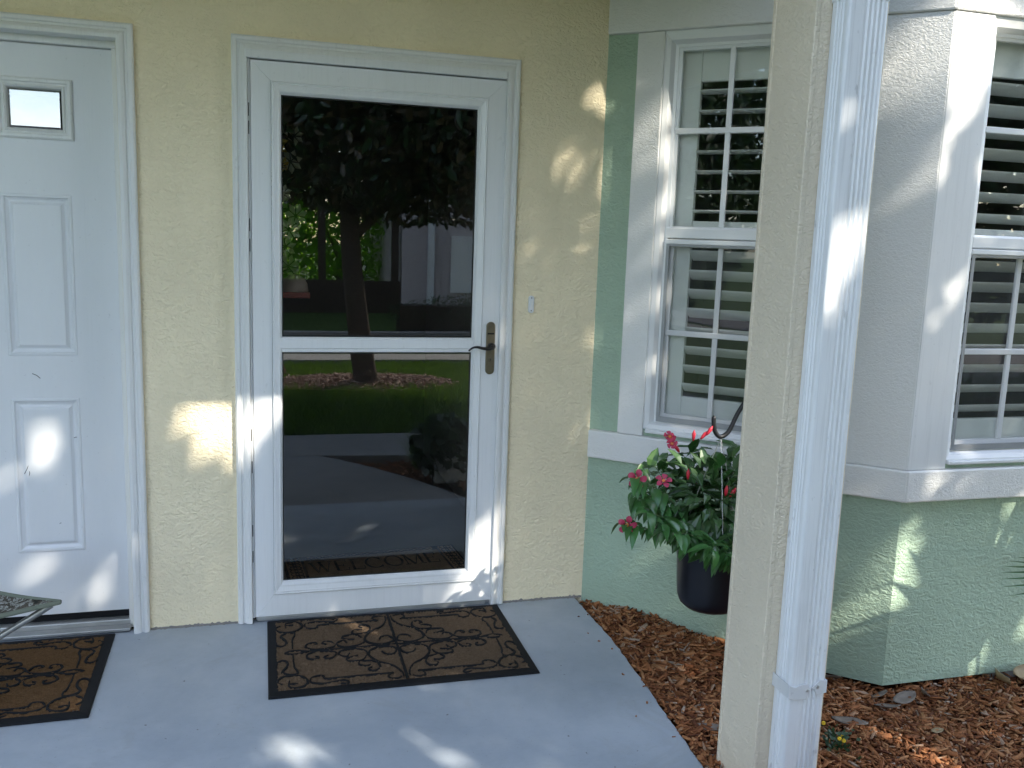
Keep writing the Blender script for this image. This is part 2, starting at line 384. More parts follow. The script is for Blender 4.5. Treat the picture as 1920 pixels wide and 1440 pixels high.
def smooth_curve(pts, n=6, closed=False):
    pts = [Vector((*p, 0)) if len(p) == 2 else Vector(p) for p in pts]; out = []
    for i in range(len(pts)-1):
        p0 = pts[max(i-1, 0)]; p1 = pts[i]; p2 = pts[i+1]; p3 = pts[min(i+2, len(pts)-1)]
        for k in range(n):
            t = k/n; out.append(.5*((2*p1)+(p2-p0)*t+(2*p0-5*p1+4*p2-p3)*t*t+(3*p1-p0-3*p2+p3)*t**3))
    out.append(pts[-1]); return out

# ------------------------------------------------------------------ ground, slab, walk, road
def inbay(x, y): # inside bay footprint (with small margin)
    if x < 1.365 or x > BD.x: return False
    yb = -.785
    if x < BB.x: yb = -(x-1.365)/(BB.x-1.365)*.785
    elif x > BC.x: yb = -(BD.x-x)/(BD.x-BC.x)*.785
    return y > yb+.02
def mulch_z(x, y):
    k = min(max((x-1.38)/.8, 0), 1)
    return -.018-.098*k*k*(3-2*k)+.008*math.sin(9*x+4*y)+.006*math.sin(17*y-5*x)
tag(raw('lawn', [(-120, -160, -.10), (120, -160, -.10), (120, -2.66, -.10), (-120, -2.66, -.10), (-120, 40, -.10), (-3.1, 40, -.10), (-3.1, -2.66, -.10), (5.15, -2.66, -.10), (5.15, 40, -.10), (120, 40, -.10)], [(0, 1, 2, 7, 6, 3), (3, 6, 5, 4), (7, 2, 9, 8)], 'turf'), kind='structure')
edge = [(1.335, .0), (1.337, -.2), (1.338, -.37), (1.328, -.62), (1.312, -.855), (1.297, -1.05), (1.28, -1.25), (1.262, -1.40), (1.24, -1.505)]
ed = []
for i, p in enumerate(smooth_curve(edge, 8)): ed.append((p.x+random.uniform(-.003, .003), p.y))
tag(MB().hprism([(-3.2, .02), (-3.2, -1.505)]+[e for e in ed[::-1]]+[(1.335, .02)], -.16, 0).build('porch_floor', 'concrete', bev=.006), kind='structure')
def slabs(name, polys, m, z1, z0=-.2):
    root = None
    for i, pl in enumerate(polys):
        o = MB().hprism(pl, z0, z1).build(name if i == 0 else 'slab', m, parent=root, bev=.008)
        if i == 0: root = tag(o, kind='structure')
    return root
slabs('walkway', [[(-.62, -1.515), (-.62, -2.66), (.47, -2.66), (.62, -2.50), (.80, -2.28), (1.0, -1.98), (1.15, -1.70), (1.235, -1.515)],
                  [(-.628, -1.515), (-3.2, -1.515), (-3.2, -2.66), (-.628, -2.66)],
                  [(.47, -2.668), (-1.2, -2.668), (-1.2, -3.30), (.6, -3.31), (1.6, -3.30), (1.6, -2.60), (1.1, -2.60), (.75, -2.63)],
                  [(1.608, -2.60), (1.608, -3.30), (3.6, -3.30), (3.6, -2.60)], [(3.608, -2.60), (3.608, -3.30), (7, -3.30), (7, -2.60)],
                  [(-1.208, -2.668), (-3.2, -2.668), (-3.2, -3.30), (-1.208, -3.30)]], 'walk', -.012)
tag(MB().box(-60, 60, -8.25, -7.70, -.2, -.05).build('sidewalk', 'walk', bev=.01), kind='structure')
tag(MB().box(-60, 60, -10.25, -8.75, -.2, -.08).build('road', 'asphalt'), kind='structure')
tag(MB().box(-60, 60, -10.40, -10.25, -.2, .02).build('kerb', 'walk', bev=.02), kind='structure')
# mulch bed base sheet
v, fc = [], []; nx, ny = 70, 60
for j in range(ny+1):
    for i in range(nx+1):
        x = .40+i*(5.2-.40)/nx; y = -2.68+j*2.72/ny; z = mulch_z(x, y)-.012
        if x < 1.33 and y > -2.66: z = min(z, -.075)
        if y < -2.55: z = -.09
        v.append((x, y, z))
for j in range(ny):
    for i in range(nx): a = j*(nx+1)+i; fc.append((a, a+1, a+nx+2, a+nx+1))
tag(raw('mulch_bed', v, fc, 'soil'), kind='structure')
def walk_edge_x(y):
    if y > -1.505:
        e = sorted(edge, key=lambda p: p[1]); return float(np.interp(y, [p[1] for p in e], [p[0] for p in e]))
    return float(np.interp(y, [-2.66, -2.50, -2.28, -1.98, -1.70, -1.515], [.47, .62, .80, 1.0, 1.15, 1.235]))
def chips(n, region, zf, ok, lmin, lmax, seed):
    rg = np.random.default_rng(seed); V = []; F = []; c = 0; k = 0
    while k < n:
        x = rg.uniform(region[0], region[1]); y = rg.uniform(region[2], region[3])
        if not ok(x, y): continue
        k += 1; q = rg.random()
        L = (lmin+(lmax-lmin)*q**2.2)*.5; W = rg.uniform(.0018, .0050)+(.004 if q > .9 else 0); H = rg.uniform(.001, .0028)
        a = rg.uniform(0, math.pi*2); pt = rg.normal(0, .25); rl = rg.normal(0, .5)
        m = Matrix.Rotation(a, 3, 'Z') @ Matrix.Rotation(pt, 3, 'Y') @ Matrix.Rotation(rl, 3, 'X')
        z = zf(x, y)+rg.uniform(-.004, .016); tp = rg.uniform(.25, .9); bd = rg.uniform(-.15, .15)*L
        for sx in (-1, 0, 1):
            w = W*(1 if sx <= 0 else tp)*(rg.uniform(.6, 1) if sx < 0 else 1)
            for sy, sz in ((-1, -1), (1, -1), (1, 1), (-1, 1)):
                p = m @ Vector((sx*L, sy*w+(bd if sx == 0 else 0)*.6, sz*H)); V.append((x+p.x, y+p.y, z+p.z))
        for r0 in (0, 4):
            for s_ in range(4): F.append((c+r0+s_, c+r0+(s_+1) % 4, c+r0+4+(s_+1) % 4, c+r0+4+s_))
        F.append((c, c+3, c+2, c+1)); F.append((c+8, c+9, c+10, c+11)); c += 12
    return V, F
def okA(x, y): return not inbay(x, y) and x > walk_edge_x(y)+.008 and y < -.004
V1, F1 = chips(21000, (1.25, 2.75, -1.95, 0), mulch_z, okA, .012, .062, 3)
def okB(x, y): return okA(x, y) and (x > 2.75 or y < -1.95) and y > -2.55
V2, F2 = chips(7000, (.5, 4.2, -2.6, 0), lambda x, y: mulch_z(x, y) if x > 1.33 else -.05, okB, .02, .075, 4)
V4, F4 = chips(24, (1.10, 1.34, -1.5, -.02), lambda x, y: .001, lambda x, y: walk_edge_x(y)-.10*abs(random.gauss(0, .5)) < x < walk_edge_x(y)+.01, .004, .014, 9)
n1_, n2_ = len(V1), len(V1)+len(V2)
tag(np_mesh('mulch_chips', V1+V2+V4, [tuple(q) for q in F1]+[tuple(i+n1_ for i in q) for q in F2]+[tuple(i+n2_ for i in q) for q in F4], 'chip'), 'shredded red brown mulch filling the bed beside the porch', 'mulch', kind='stuff')

# ------------------------------------------------------------------ house front
house = empty('house', (.5, 0, 0), 'pale yellow stucco house front with two white door casings', 'house')
H1 = (-1.29, -.362, -.06, 2.062); H2 = (.05, .972, -.06, 2.058)
MB(FW).wall([-3.2, 1.365, *H1[:2], *H2[:2]], [-.06, 3.1, H1[3], H2[3]], [H1, H2], 0, -.16).build('stucco_wall', 'yellow', house)
PROF = [(0, 0), (0, .020), (.006, .026), (.016, .026), (.020, .020), (.026, .020), (.030, .027), (.040, .032), (.050, .032), (.052, .028), (.052, -.05)]
def casing(x0, x1, zt, zb):
    return MB(FW).sweep([(x0, zb), (x0, zt), (x1, zt), (x1, zb)], PROF).build('door_casing', 'white', house)
casing(.002, 1.020, 2.102, .004); casing(-1.342, -.306, 2.104, -.002)
# jambs of the left door
MB(FW).box(-.380, -.362, -.14, -.03, .0, 2.03).build('door_jamb', 'white', house, bev=.003)
MB(FW).box(-1.29, -1.272, -.14, -.03, .0, 2.03).build('door_jamb', 'white', house, bev=.003)
MB(FW).box(-1.288, -.364, -.14, -.03, 2.03, 2.060).build('door_jamb', 'white', house, bev=.003)
MB(FW).prism([(-1.28, .004), (-.372, .004), (-.372, .034), (-1.28, .034)], -.14, -.03).build('threshold', 'sill', house, bev=.004)
MB(FW).prism([(-1.28, .004), (-.372, .004), (-.372, .016), (-1.28, .016)], -.03, .012).build('threshold', 'sill', house, bev=.003)
MB(FW).box(.07, .95, -.15, .012, .002, .020).build('threshold', 'sill', house, bev=.004)
MB(FW).box(.05, .068, -.15, -.03, .004, 2.05).build('door_jamb', 'white', house, bev=.003)
MB(FW).box(.954, .972, -.15, -.03, .004, 2.05).build('door_jamb', 'darkwood', house, bev=.003)
# porch ceiling, fascia, roof
MB().box(-3.2, 1.56, -1.60, -.002, 2.48, 2.50).build('porch_ceiling', 'ceil', house)
MB().box(-3.2, 1.58, -1.625, -1.60, 2.475, 2.68).build('fascia', 'white', house, bev=.004)
MB().box(1.56, 1.58, -1.598, -.002, 2.475, 2.68).build('fascia', 'white', house, bev=.004)
MB().hprism([(-3.3, -1.66), (1.62, -1.66), (1.62, .5), (-3.3, .5)], 2.69, 2.76).build('roof', 'roof', house)
bl = [(1.1, 3.0), (1.1, -.001), (1.31, -.14), (BB.x-.06, -.93), (BC.x+.06, -.93), (BD.x+.1, -.1), (BD.x+2, -.1), (BD.x+2, 3.0)]
MB().hprism(bl, 2.52, 2.60).build('eave', 'white', house)
MB().hprism([(x, y-.03 if y < 1 else y) for x, y in bl], 2.605, 2.66).build('roof', 'roof', house)
MB(FW).box(BD.x, BD.x+2, -.16, 0, -.3, 2.52).build('stucco_wall', 'yellow', house)
# rough mortar line where wall meets slab
for xa, xb in ((-.304, .0), (1.022, 1.362)):
    mb = MB(FW); n = int((xb-xa)/.006); prev = None
    for i in range(n+1):
        x = xa+(xb-xa)*i/n; d = .003+.004*random.random()**2; h = .002+.006*random.random()**3
        cur = [mb.P(x, -.001, h+.004), mb.P(x, d, h), mb.P(x, d+.003+.006*random.random()**3, .0005)]
        if prev:
            for k in range(2): mb.f.append([prev[k], cur[k], cur[k+1], prev[k+1]])
        prev = cur
    mb.build('mortar_edge', 'found', house)
MB(FW).box(-3.2, 1.365, -.15, -.012, -.3, -.06).build('foundation', 'found', house)

# ------------------------------------------------------------------ left door
pd = empty('panel_door', (-.83, .055, 0), 'white panelled entry door at the left with a small bevelled window', 'door')
DF = -.055
pans = []
cols = [(-.738, -.520), (-1.132, -.914)]
hol = []
for a0, a1 in cols: hol += [(a0, a1, 1.000, 1.546), (a0, a1, .297, .852)]
lites = [(-.735, -.508, 1.727, 1.919), (-1.144, -.917, 1.727, 1.919)]
xs = [-1.27, -.381]; zs = [.062, 2.028]
for h in hol+lites: xs += [h[0], h[1]]; zs += [h[2], h[3]]
MB(FW).wall(sorted(set(xs)), sorted(set(zs)), hol+lites, DF, DF-.044).build('door_leaf', 'doorpaint', pd)
for a0, a1, z0, z1 in hol:
    rr = [(a0, a1, z0, z1, DF)]
    for i, d in ((.004, .003), (.010, .003), (.014, -.003), (.022, -.007), (.026, -.007), (.032, -.003), (.036, .001), (.040, .0015)):
        rr.append((a0+i, a1-i, z0+i, z1-i, DF+d))
    MB(FW).rings(rr, cap=True).build('panel', 'doorpaint', pd)
for a0, a1, z0, z1 in lites:
    rr = [(a0-.002, a1+.002, z0-.002, z1+.002, DF-.004)]
    for i, d in ((-.002, .006), (.004, .012), (.012, .012), (.015, .006), (.020, .006), (.024, .010), (.030, .006), (.033, -.006), (.034, -.012)):
        rr.append((a0+i, a1-i, z0+i, z1-i, DF+d))
    lf = MB(FW).rings(rr).build('window_frame', 'white', pd)
    a0, a1, z0, z1 = a0+.0335, a1-.0335, z0+.0335, z1-.0335
    MB(FW).rings([(a0, a1, z0, z1, DF-.010), (a0+.006, a1-.006, z0+.006, z1-.006, DF-.0092)], cap=True).build('pane', 'glasslite', lf)
MB(FW).box(-1.27, -.381, DF-.04, DF-.004, .036, .061).build('door_sweep', 'black', pd)
for (x, z, r, L) in ((-.655, .93, -.6, .030), (-.70, .60, 1.15, .034), (-.692, .585, 1.5, .02), (-.60, .40, .4, .008), (-.54, .71, .2, .010)):
    dx, dz = math.cos(r)*L/2, math.sin(r)*L/2
    MB().tube([(x-dx, .0545, z-dz), (x+.002, .0535, z+.002), (x+dx, .0545, z+dz)], .0011, 5).build('scuff_mark', 'gasket', pd)

MB(FW).disc((-1.205, .055, .98), (0, -1, 0), .030, .012, 20).build('knob_plate', 'brass', pd, smooth=True)
MB().tube([(-1.205, .045, .98), (-1.205, .022, .98), (-1.205, .010, .98), (-1.205, -.012, .98), (-1.205, -.020, .98)], [.011, .013, .027, .025, .012], 16).build('door_knob', 'brass', pd, smooth=True)
# ------------------------------------------------------------------ storm door
sd = empty('storm_door', (.52, -.02, 0), 'white full view storm door with two glass panes and brass handle', 'door')
o0, o1, q0, q1 = .064, .968, .024, 2.024; i0, i1, w0, w1 = .131, .900, .108, 1.958; df, db = .020, -.022
for nm, pl in (('stile', [(o0, q0), (i0, w0), (i0, w1), (o0, q1)]), ('stile', [(o1, q0), (o1, q1), (i1, w1), (i1, w0)]),
               ('rail', [(o0, q1), (i0, w1), (i1, w1), (o1, q1)]), ('rail', [(o0, q0), (o1, q0), (i1, w0), (i0, w0)])):
    MB(FW).prism(pl, db, df).build(nm, 'alu', sd, bev=.0016)
g0, g1, gz0, gz1, gm0, gm1 = .164, .864, .157, 1.917, 1.021, 1.078
rr = []
for k, d in ((0, .018), (0, .025), (.003, .0275), (.006, .0255), (.008, .0275), (.012, .026), (.020, .0235), (.024, .0235), (.027, .0215), (.033, .013), (.033, .002)):
    s_ = k/.033; rr.append((i0+.0008+(g0-i0)*s_, i1-.0008-(i1-g1)*s_, w0+.0008+(gz0-w0)*s_, w1-.0008-(w1-gz1)*s_, d))
MB(FW).rings(rr).build('glazing_bead', 'alu', sd)
MB(FW).box(g0-.001, g1+.001, -.012, .018, gm0+.001, gm1-.001).build('rail', 'alu', sd, bev=.003)
MB(FW).box(g0-.006, g1+.006, .012, .0225, gm0+.014, gm1-.006).build('rail_moulding', 'alu', sd, bev=.003)
for z0, z1 in ((gm1, gz1), (gz0, gm0)):
    MB(FW).box(g0-.004, g1+.004, .002, .006, z0-.004, z1+.004).build('pane', 'glassdoor', sd)
    MB(FW).rings([(g0, g1, z0, z1, .0075), (g0+.005, g1-.005, z0+.005, z1-.005, .0075), (g0+.005, g1-.005, z0+.005, z1-.005, .0065)]).build('gasket', 'gasket', sd)
MB(FW).box(.046, .966, -.01, .036, 2.028, 2.056).build('head_cap', 'alu', sd, bev=.004)
MB(FW).box(.0545, .0625, -.02, .017, .02, 2.027).build('hinge_rail', 'alu', sd, bev=.002)
MB(FW).box(.9695, .9725, -.02, .014, .02, 2.027).build('latch_rail', 'alu', sd)
MB(FW).box(.066, .966, -.018, .010, .010, .024).build('door_sweep', 'screenframe', sd)
for z in (1.86, 1.80, 1.47, 1.40, .72, .60, .36, .26):
    MB(FW).box(.0555, .0585, .016, .0178, z-.022, z+.022).build('hinge_slit_shade', 'gasket', sd)  # dark strips laid on for the shade inside the hinge rail's slits
# handle: plate with arched ends, wave lever, lock cylinder
pl = []
hx, hz0, hz1, hw = .935, .938, 1.140, .0175
for k in range(13): a = math.pi*k/12; pl.append((hx+hw*math.cos(a)*(1 if k not in (0, 12) else 1), hz1-.017+.017*math.sin(a)))
for k in range(13): a = math.pi+math.pi*k/12; pl.append((hx+hw*math.cos(a), hz0+.017+.017*math.sin(a)))
hp = MB(FW).prism(pl, .019, .027).build('handle_plate', 'brass', sd, bev=.003, seg=3)
lev = smooth_curve([(.938, -.048, 1.048), (.930, -.058, 1.044), (.915, -.062, 1.041), (.895, -.062, 1.043), (.875, -.060, 1.047), (.858, -.058, 1.044), (.843, -.057, 1.033)], 5)
MB().tube(lev, [.0085-.0055*i/(len(lev)-1) for i in range(len(lev))], 10).build('lever', 'bronze', hp, smooth=True)
MB(FW).disc((.937, -.026, 1.048), (0, -1, 0), .0135, .026, 18).build('lever_boss', 'bronze', hp, smooth=True)
MB(FW).disc((.934, -.026, .996), (0, -1, 0), .0095, .006, 18).build('lock_cylinder', 'brass', hp)
MB(FW).box(.9335, .9350, .031, .0335, .992, 1.000).build('keyhole', 'gasket', hp)
MB(FW).box(.922, .948, .0265, .0276, 1.092, 1.098).build('maker_mark', 'bronze', hp)

# doorbell
db_ = empty('doorbell', (1.096, -.005, 1.174), 'small white oblong doorbell button on the yellow wall', 'doorbell')
pl = []
for k in range(11): a = math.pi*k/10; pl.append((1.096+.011*math.cos(a), 1.231+.010*math.sin(a)))
for k in range(11): a = math.pi+math.pi*k/10; pl.append((1.096+.011*math.cos(a), 1.184+.010*math.sin(a)))
MB(FW).prism(pl, .0, .014).build('cover', 'vinyl', db_, bev=.004, seg=3)
MB(FW).box(1.0925, 1.0995, .013, .0165, 1.193, 1.222).build('button', 'shutter', db_, bev=.002)
for z in (1.2325, 1.1835): MB(FW).disc((1.096, -.0135, z), (0, -1, 0), .0026, .0012, 10).build('screw_hole', 'gasket', db_)

# ------------------------------------------------------------------ bay window
bay = empty('bay_window', (2.235, -.4, 0), 'projecting bay with green stucco base, white trim band and shuttered windows', 'bay window')
ZB, Z0, Z1, ZH, ZT = -.088, .600, .712, 2.222, 2.52
def bayface(fr, L, wx0, wx1, greens, e0, e1):
    # lower wall, upper wall with the window opening
    MB(fr).wall([0, L], [ZB, Z0+.02], [], 0, -.10).build('lower_wall', 'green', bay)
    MB(fr).wall(sorted({0, L, wx0, wx1}), [Z1-.02, .742, ZH-.001, ZT], [(wx0, wx1, .742, ZH-.001)], 0, -.10).build('upper_wall', 'green', bay)
    MB(fr).wall([e0*.5, L-e1*.5], [-.32, ZB-.002], [], -.022, -.12).build('foundation', 'found', bay)
def mitre(fr, a0, a1, d, k0, k1, z0, z1, name, m, bev=.004):
    # trim board whose ends run into the neighbouring faces' mitre planes
    mb = MB(fr)
    for z in (z0, z1):
        for a, k in ((a0, k0), (a1, k1)): mb.P(a, -.03, z); mb.P(a+k*d, d, z)
    mb.f += [[0, 2, 3, 1], [4, 5, 7, 6], [0, 4, 6, 2], [1, 3, 7, 5], [0, 1, 5, 4], [2, 6, 7, 3]]
    return mb.build(name, m, bay, bev=bev)
ka = math.tan(.5*math.acos(FA.n.dot(FB.n)))
WA = (.226, .905); WB = (.150, 1.400)
for fr, L, w, e in ((FA, LA, WA, (0, 1)), (FB, LB, WB, (1, 1)), (FC, LA, (.27, .95), (1, 0))):
    bayface(fr, L, w[0], w[1], None, e[0], e[1])
    k0, k1 = -ka*e[0], ka*e[1]
    s0 = .004 if e[0] == 0 else 0; s1 = .004 if e[1] == 0 else 0
    mitre(fr, s0, L-s1, .030, k0, k1, Z0, Z1, 'sill_band', 'band', .006)
    mitre(fr, s0, L-s1, .026, k0, k1, ZH, ZT-.002, 'header_band', 'band', .006)
# casings (flat stucco trim)
mitre(FA, .122, .226, .020, 0, 0, Z1+.001, ZH-.001, 'casing', 'band')
mitre(FA, .905, LA, .020, 0, ka, Z1+.001, ZH-.001, 'casing', 'band')
mitre(FB, 0, .150, .020, -ka, 0, Z1+.001, ZH-.001, 'casing', 'white')
mitre(FB, 1.400, LB, .020, 0, ka, Z1+.001, ZH-.001, 'casing', 'white')
mitre(FC, 0, .27, .020, -ka, 0, Z1+.001, ZH-.001, 'casing', 'band')
mitre(FC, .95, LA-.01, .020, 0, 0, Z1+.001, ZH-.001, 'casing', 'band')
LOUV = {}
def louver_mesh(L):
    k = round(L, 3)
    if k in LOUV: return LOUV[k]
    mb = MB(); n = 10; hw, th = .0385, .0058; ring = []
    for i in range(n): a = 2*math.pi*i/n; ring.append((hw*math.cos(a), th*math.sin(a)))
    A_ = [mb.P(0, y, z) for y, z in ring]; B_ = [mb.P(L, y, z) for y, z in ring]
    mb.f += [A_[::-1], B_]+[[A_[i], A_[(i+1) % n], B_[(i+1) % n], B_[i]] for i in range(n)]
    o = mb.build('louver', 'shutter', None, smooth=False); me = o.data; bpy.data.objects.remove(o); LOUV[k] = me; return me
def window(fr, a0, a1, ncol, tiltU, tiltL, npan, stl=.05):
    w = MB(fr).rings([(a0, a1, .742, 2.2215, .012), (a0+.004, a1-.004, .746, 2.216, .014), (a0+.020, a1-.020, .760, 2.190, .006), (a0+.032, a1-.032, .768, 2.178, -.018), (a0+.044, a1-.044, .776, 2.168, -.02), (a0+.044, a1-.044, .776, 2.168, -.085)]).build('window', 'vinyl', bay)
    b0, b1 = a0+.046, a1-.046
    # upper sash (outer) and lower sash (inner)
    MB(fr).box(a0+.036, a1-.036, -.045, -.012, 1.478, 1.516).build('meeting_rail', 'vinyl', w, bev=.003)
    MB(fr).box(a0+.037, a1-.037, -.030, -.006, 1.456, 1.474).build('meeting_rail', 'vinyl', w, bev=.003)
    MB(fr).box(b0, b1, -.040, -.036, 1.512, 2.169).build('pane', 'glasswin', w)
    MB(fr).box(b0, b1, -.060, -.056, .79, 1.47).build('pane', 'glasswin', w)
    MB(fr).rings([(b0-.002, b1+.002, .776, 1.460, -.046), (b0+.016, b1-.016, .800, 1.445, -.046), (b0+.016, b1-.016, .800, 1.445, -.06)]).build('sash', 'vinyl', w)
    MB(fr).rings([(b0-.003, b1+.003, 1.514, 2.170, -.026), (b0+.010, b1-.010, 1.522, 2.158, -.030), (b0+.010, b1-.010, 1.522, 2.158, -.05)]).build('sash', 'vinyl', w)
    # insect screen over the lower half
    MB(fr).rings([(b0-.004, b1+.004, .772, 1.455, -.014), (b0-.004, b1+.004, .772, 1.455, -.011), (b0+.008, b1-.008, .792, 1.448, -.011), (b0+.008, b1-.008, .792, 1.448, -.018)]).build('screen_frame', 'screenframe', w)
    MB(fr).rings([(b0+.006, b1-.006, .790, 1.449, -.016)], cap=True).build('screen', 'screen', w)
    st = (b1-b0)/ncol
    for k in range(1, ncol):
        c = b0+st*k
        MB(fr).box(c-.010, c+.010, -.0355, -.024, 1.520, 2.160).build('muntin', 'vinyl', w, bev=.003)
        MB(fr).box(c-.010, c+.010, -.0555, -.044, .80, 1.45).build('muntin', 'vinyl', w, bev=.003)
    for z, d0, d1 in ((1.870, -.0350, -.0215), (1.118, -.055, -.0415)):
        MB(fr).box(b0, b1, d0, d1, z-.0105, z+.0105).build('muntin', 'vinyl', w, bev=.003)
    MB(fr).box(a0+.01, a1-.01, -.02, .026, .728, .742).build('sill', 'vinyl', w, bev=.004)
    # plantation shutters inside
    ang = math.atan2(fr.d.y, fr.d.x)
    pw = (a1-a0-.03)/npan
    for k in range(npan):
        c0, c1 = a0+.015+pw*k+.003, a0+.015+pw*(k+1)-.003
        sf = MB(fr)
        for x0, x1, z0, z1 in ((c0, c0+stl, .775, 2.175), (c1-stl, c1, .775, 2.175)): sf.box(x0, x1, -.112, -.084, z0, z1)
        for z0, z1 in ((.777, .868), (1.452, 1.545), (2.055, 2.173)): sf.box(c0+stl, c1-stl, -.110, -.086, z0, z1)
        sf.build('shutter_frame', 'shutter', w, bev=.003)
        lm = louver_mesh(c1-c0-2*stl-.004)
        for zz0, zz1, tl in ((1.545, 2.055, tiltU), (.868, 1.452, tiltL)):
            nl = int(round((zz1-zz0)/.0775)); dz = (zz1-zz0)/nl
            for j in range(nl):
                p = fr(c0+stl+.002, -.098, zz0+dz*(j+.5)); o = bpy.data.objects.new('louver', lm); COL.objects.link(o); o.parent = w
                o.location = p-bay.location
                o.rotation_euler = (Matrix.Rotation(ang, 3, 'Z') @ Matrix.Rotation(-(tl+random.uniform(-.02, .02)), 3, 'X')).to_euler()
    return w
window(FA, *WA, 3, R(2), R(32), 1, .098)
window(FB, *WB, 5, R(24), R(30), 2)
window(FC, .27, .95, 3, R(30), R(38), 1)

# rooms behind (dark interior)
def struct(name, mb, m): return tag(mb.build(name, m), kind='structure')
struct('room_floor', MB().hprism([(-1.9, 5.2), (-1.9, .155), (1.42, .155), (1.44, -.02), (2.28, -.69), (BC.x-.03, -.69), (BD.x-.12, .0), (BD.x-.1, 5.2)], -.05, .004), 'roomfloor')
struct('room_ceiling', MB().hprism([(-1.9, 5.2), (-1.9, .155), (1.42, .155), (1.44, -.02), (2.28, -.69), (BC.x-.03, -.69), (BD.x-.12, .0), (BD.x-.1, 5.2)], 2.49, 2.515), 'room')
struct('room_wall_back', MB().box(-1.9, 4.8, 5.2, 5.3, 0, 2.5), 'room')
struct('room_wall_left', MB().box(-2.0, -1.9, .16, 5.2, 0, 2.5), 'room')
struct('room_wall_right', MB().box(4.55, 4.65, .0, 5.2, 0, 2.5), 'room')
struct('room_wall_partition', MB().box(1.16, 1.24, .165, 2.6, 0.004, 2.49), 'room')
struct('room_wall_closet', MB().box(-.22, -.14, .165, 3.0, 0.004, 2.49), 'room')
# inner entry door standing open, with hanging flowers and cap
idr = empty('inner_door', (.045, .17, 0), 'dark entry door standing open inside behind the storm door', 'door')
MB().box(.03, .072, .17, 1.06, .012, 2.03).build('door_leaf', 'darkwood', idr, bev=.004)
MB().tube([(.075, .98, 1.0), (.11, .98, 1.0), (.12, .95, 1.0)], .011, 10).build('door_knob', 'brass', idr, smooth=True)
sw = empty('flower_swag', (.14, .45, 1.2), 'pale cloth flower swag hanging just inside the storm door', 'decoration')
rr = random.Random(5)
for k in range(13):
    c = Vector((rr.uniform(.15, .235), rr.uniform(.36, .52), 1.30+.045*k+rr.uniform(-.02, .02))); mb = MB()
    npet = 7; r0 = rr.uniform(.035, .055); ax = Vector((rr.uniform(-.2, .8), -1, rr.uniform(-.3, .3))).normalized(); u = ax.orthogonal().normalized(); w = ax.cross(u)
    for q in range(npet):
        a = 2*math.pi*q/npet; d = u*math.cos(a)+w*math.sin(a); e = ax.cross(d)
        i = len(mb.v); mb.v += [c+d*.006, c+d*r0*.6+e*r0*.24+ax*.008, c+d*r0+ax*.002, c+d*r0*.6-e*r0*.24+ax*.008]; mb.f.append([i, i+1, i+2, i+3])
    mb.build('flower' if k not in (9, 11) else 'gourd', 'paleflower' if k not in (9, 11) else 'gourd', sw, recalc=False)
mb = MB()
for k in range(46):
    c = Vector((rr.uniform(.13, .23), rr.uniform(.40, .56), rr.uniform(1.26, 1.88))); d = Vector((rr.uniform(-.3, 1), rr.uniform(-1, .3), rr.uniform(-1, 1))).normalized(); e = d.orthogonal().normalized()
    i = len(mb.v); L = rr.uniform(.04, .07); mb.v += [c, c+d*L*.5+e*L*.25, c+d*L, c+d*L*.5-e*L*.25]; mb.f.append([i, i+1, i+2, i+3])
mb.build('foliage', 'hedge', sw, recalc=False)
MB().tube([(.15, .47, 1.24), (.155, .47, 1.55), (.15, .47, 1.9)], .006, 6).build('vine', 'darkwood', sw)
cap = empty('cap', (.215, .42, 1.20), 'pink and red cloth cap hanging below the flower swag', 'cap')
MB().lathe([(.052, 0), (.056, .012), (.052, .040), (.040, .062), (.02, .074), (.002, .078)], (.225, .43, 1.205), 20).build('crown', 'pinkcloth', cap, smooth=True)
MB().prism([(.16, 1.19), (.285, 1.19), (.285, 1.212), (.20, 1.214), (.16, 1.212)], .365, .43).build('brim', 'redcloth', cap, bev=.006)

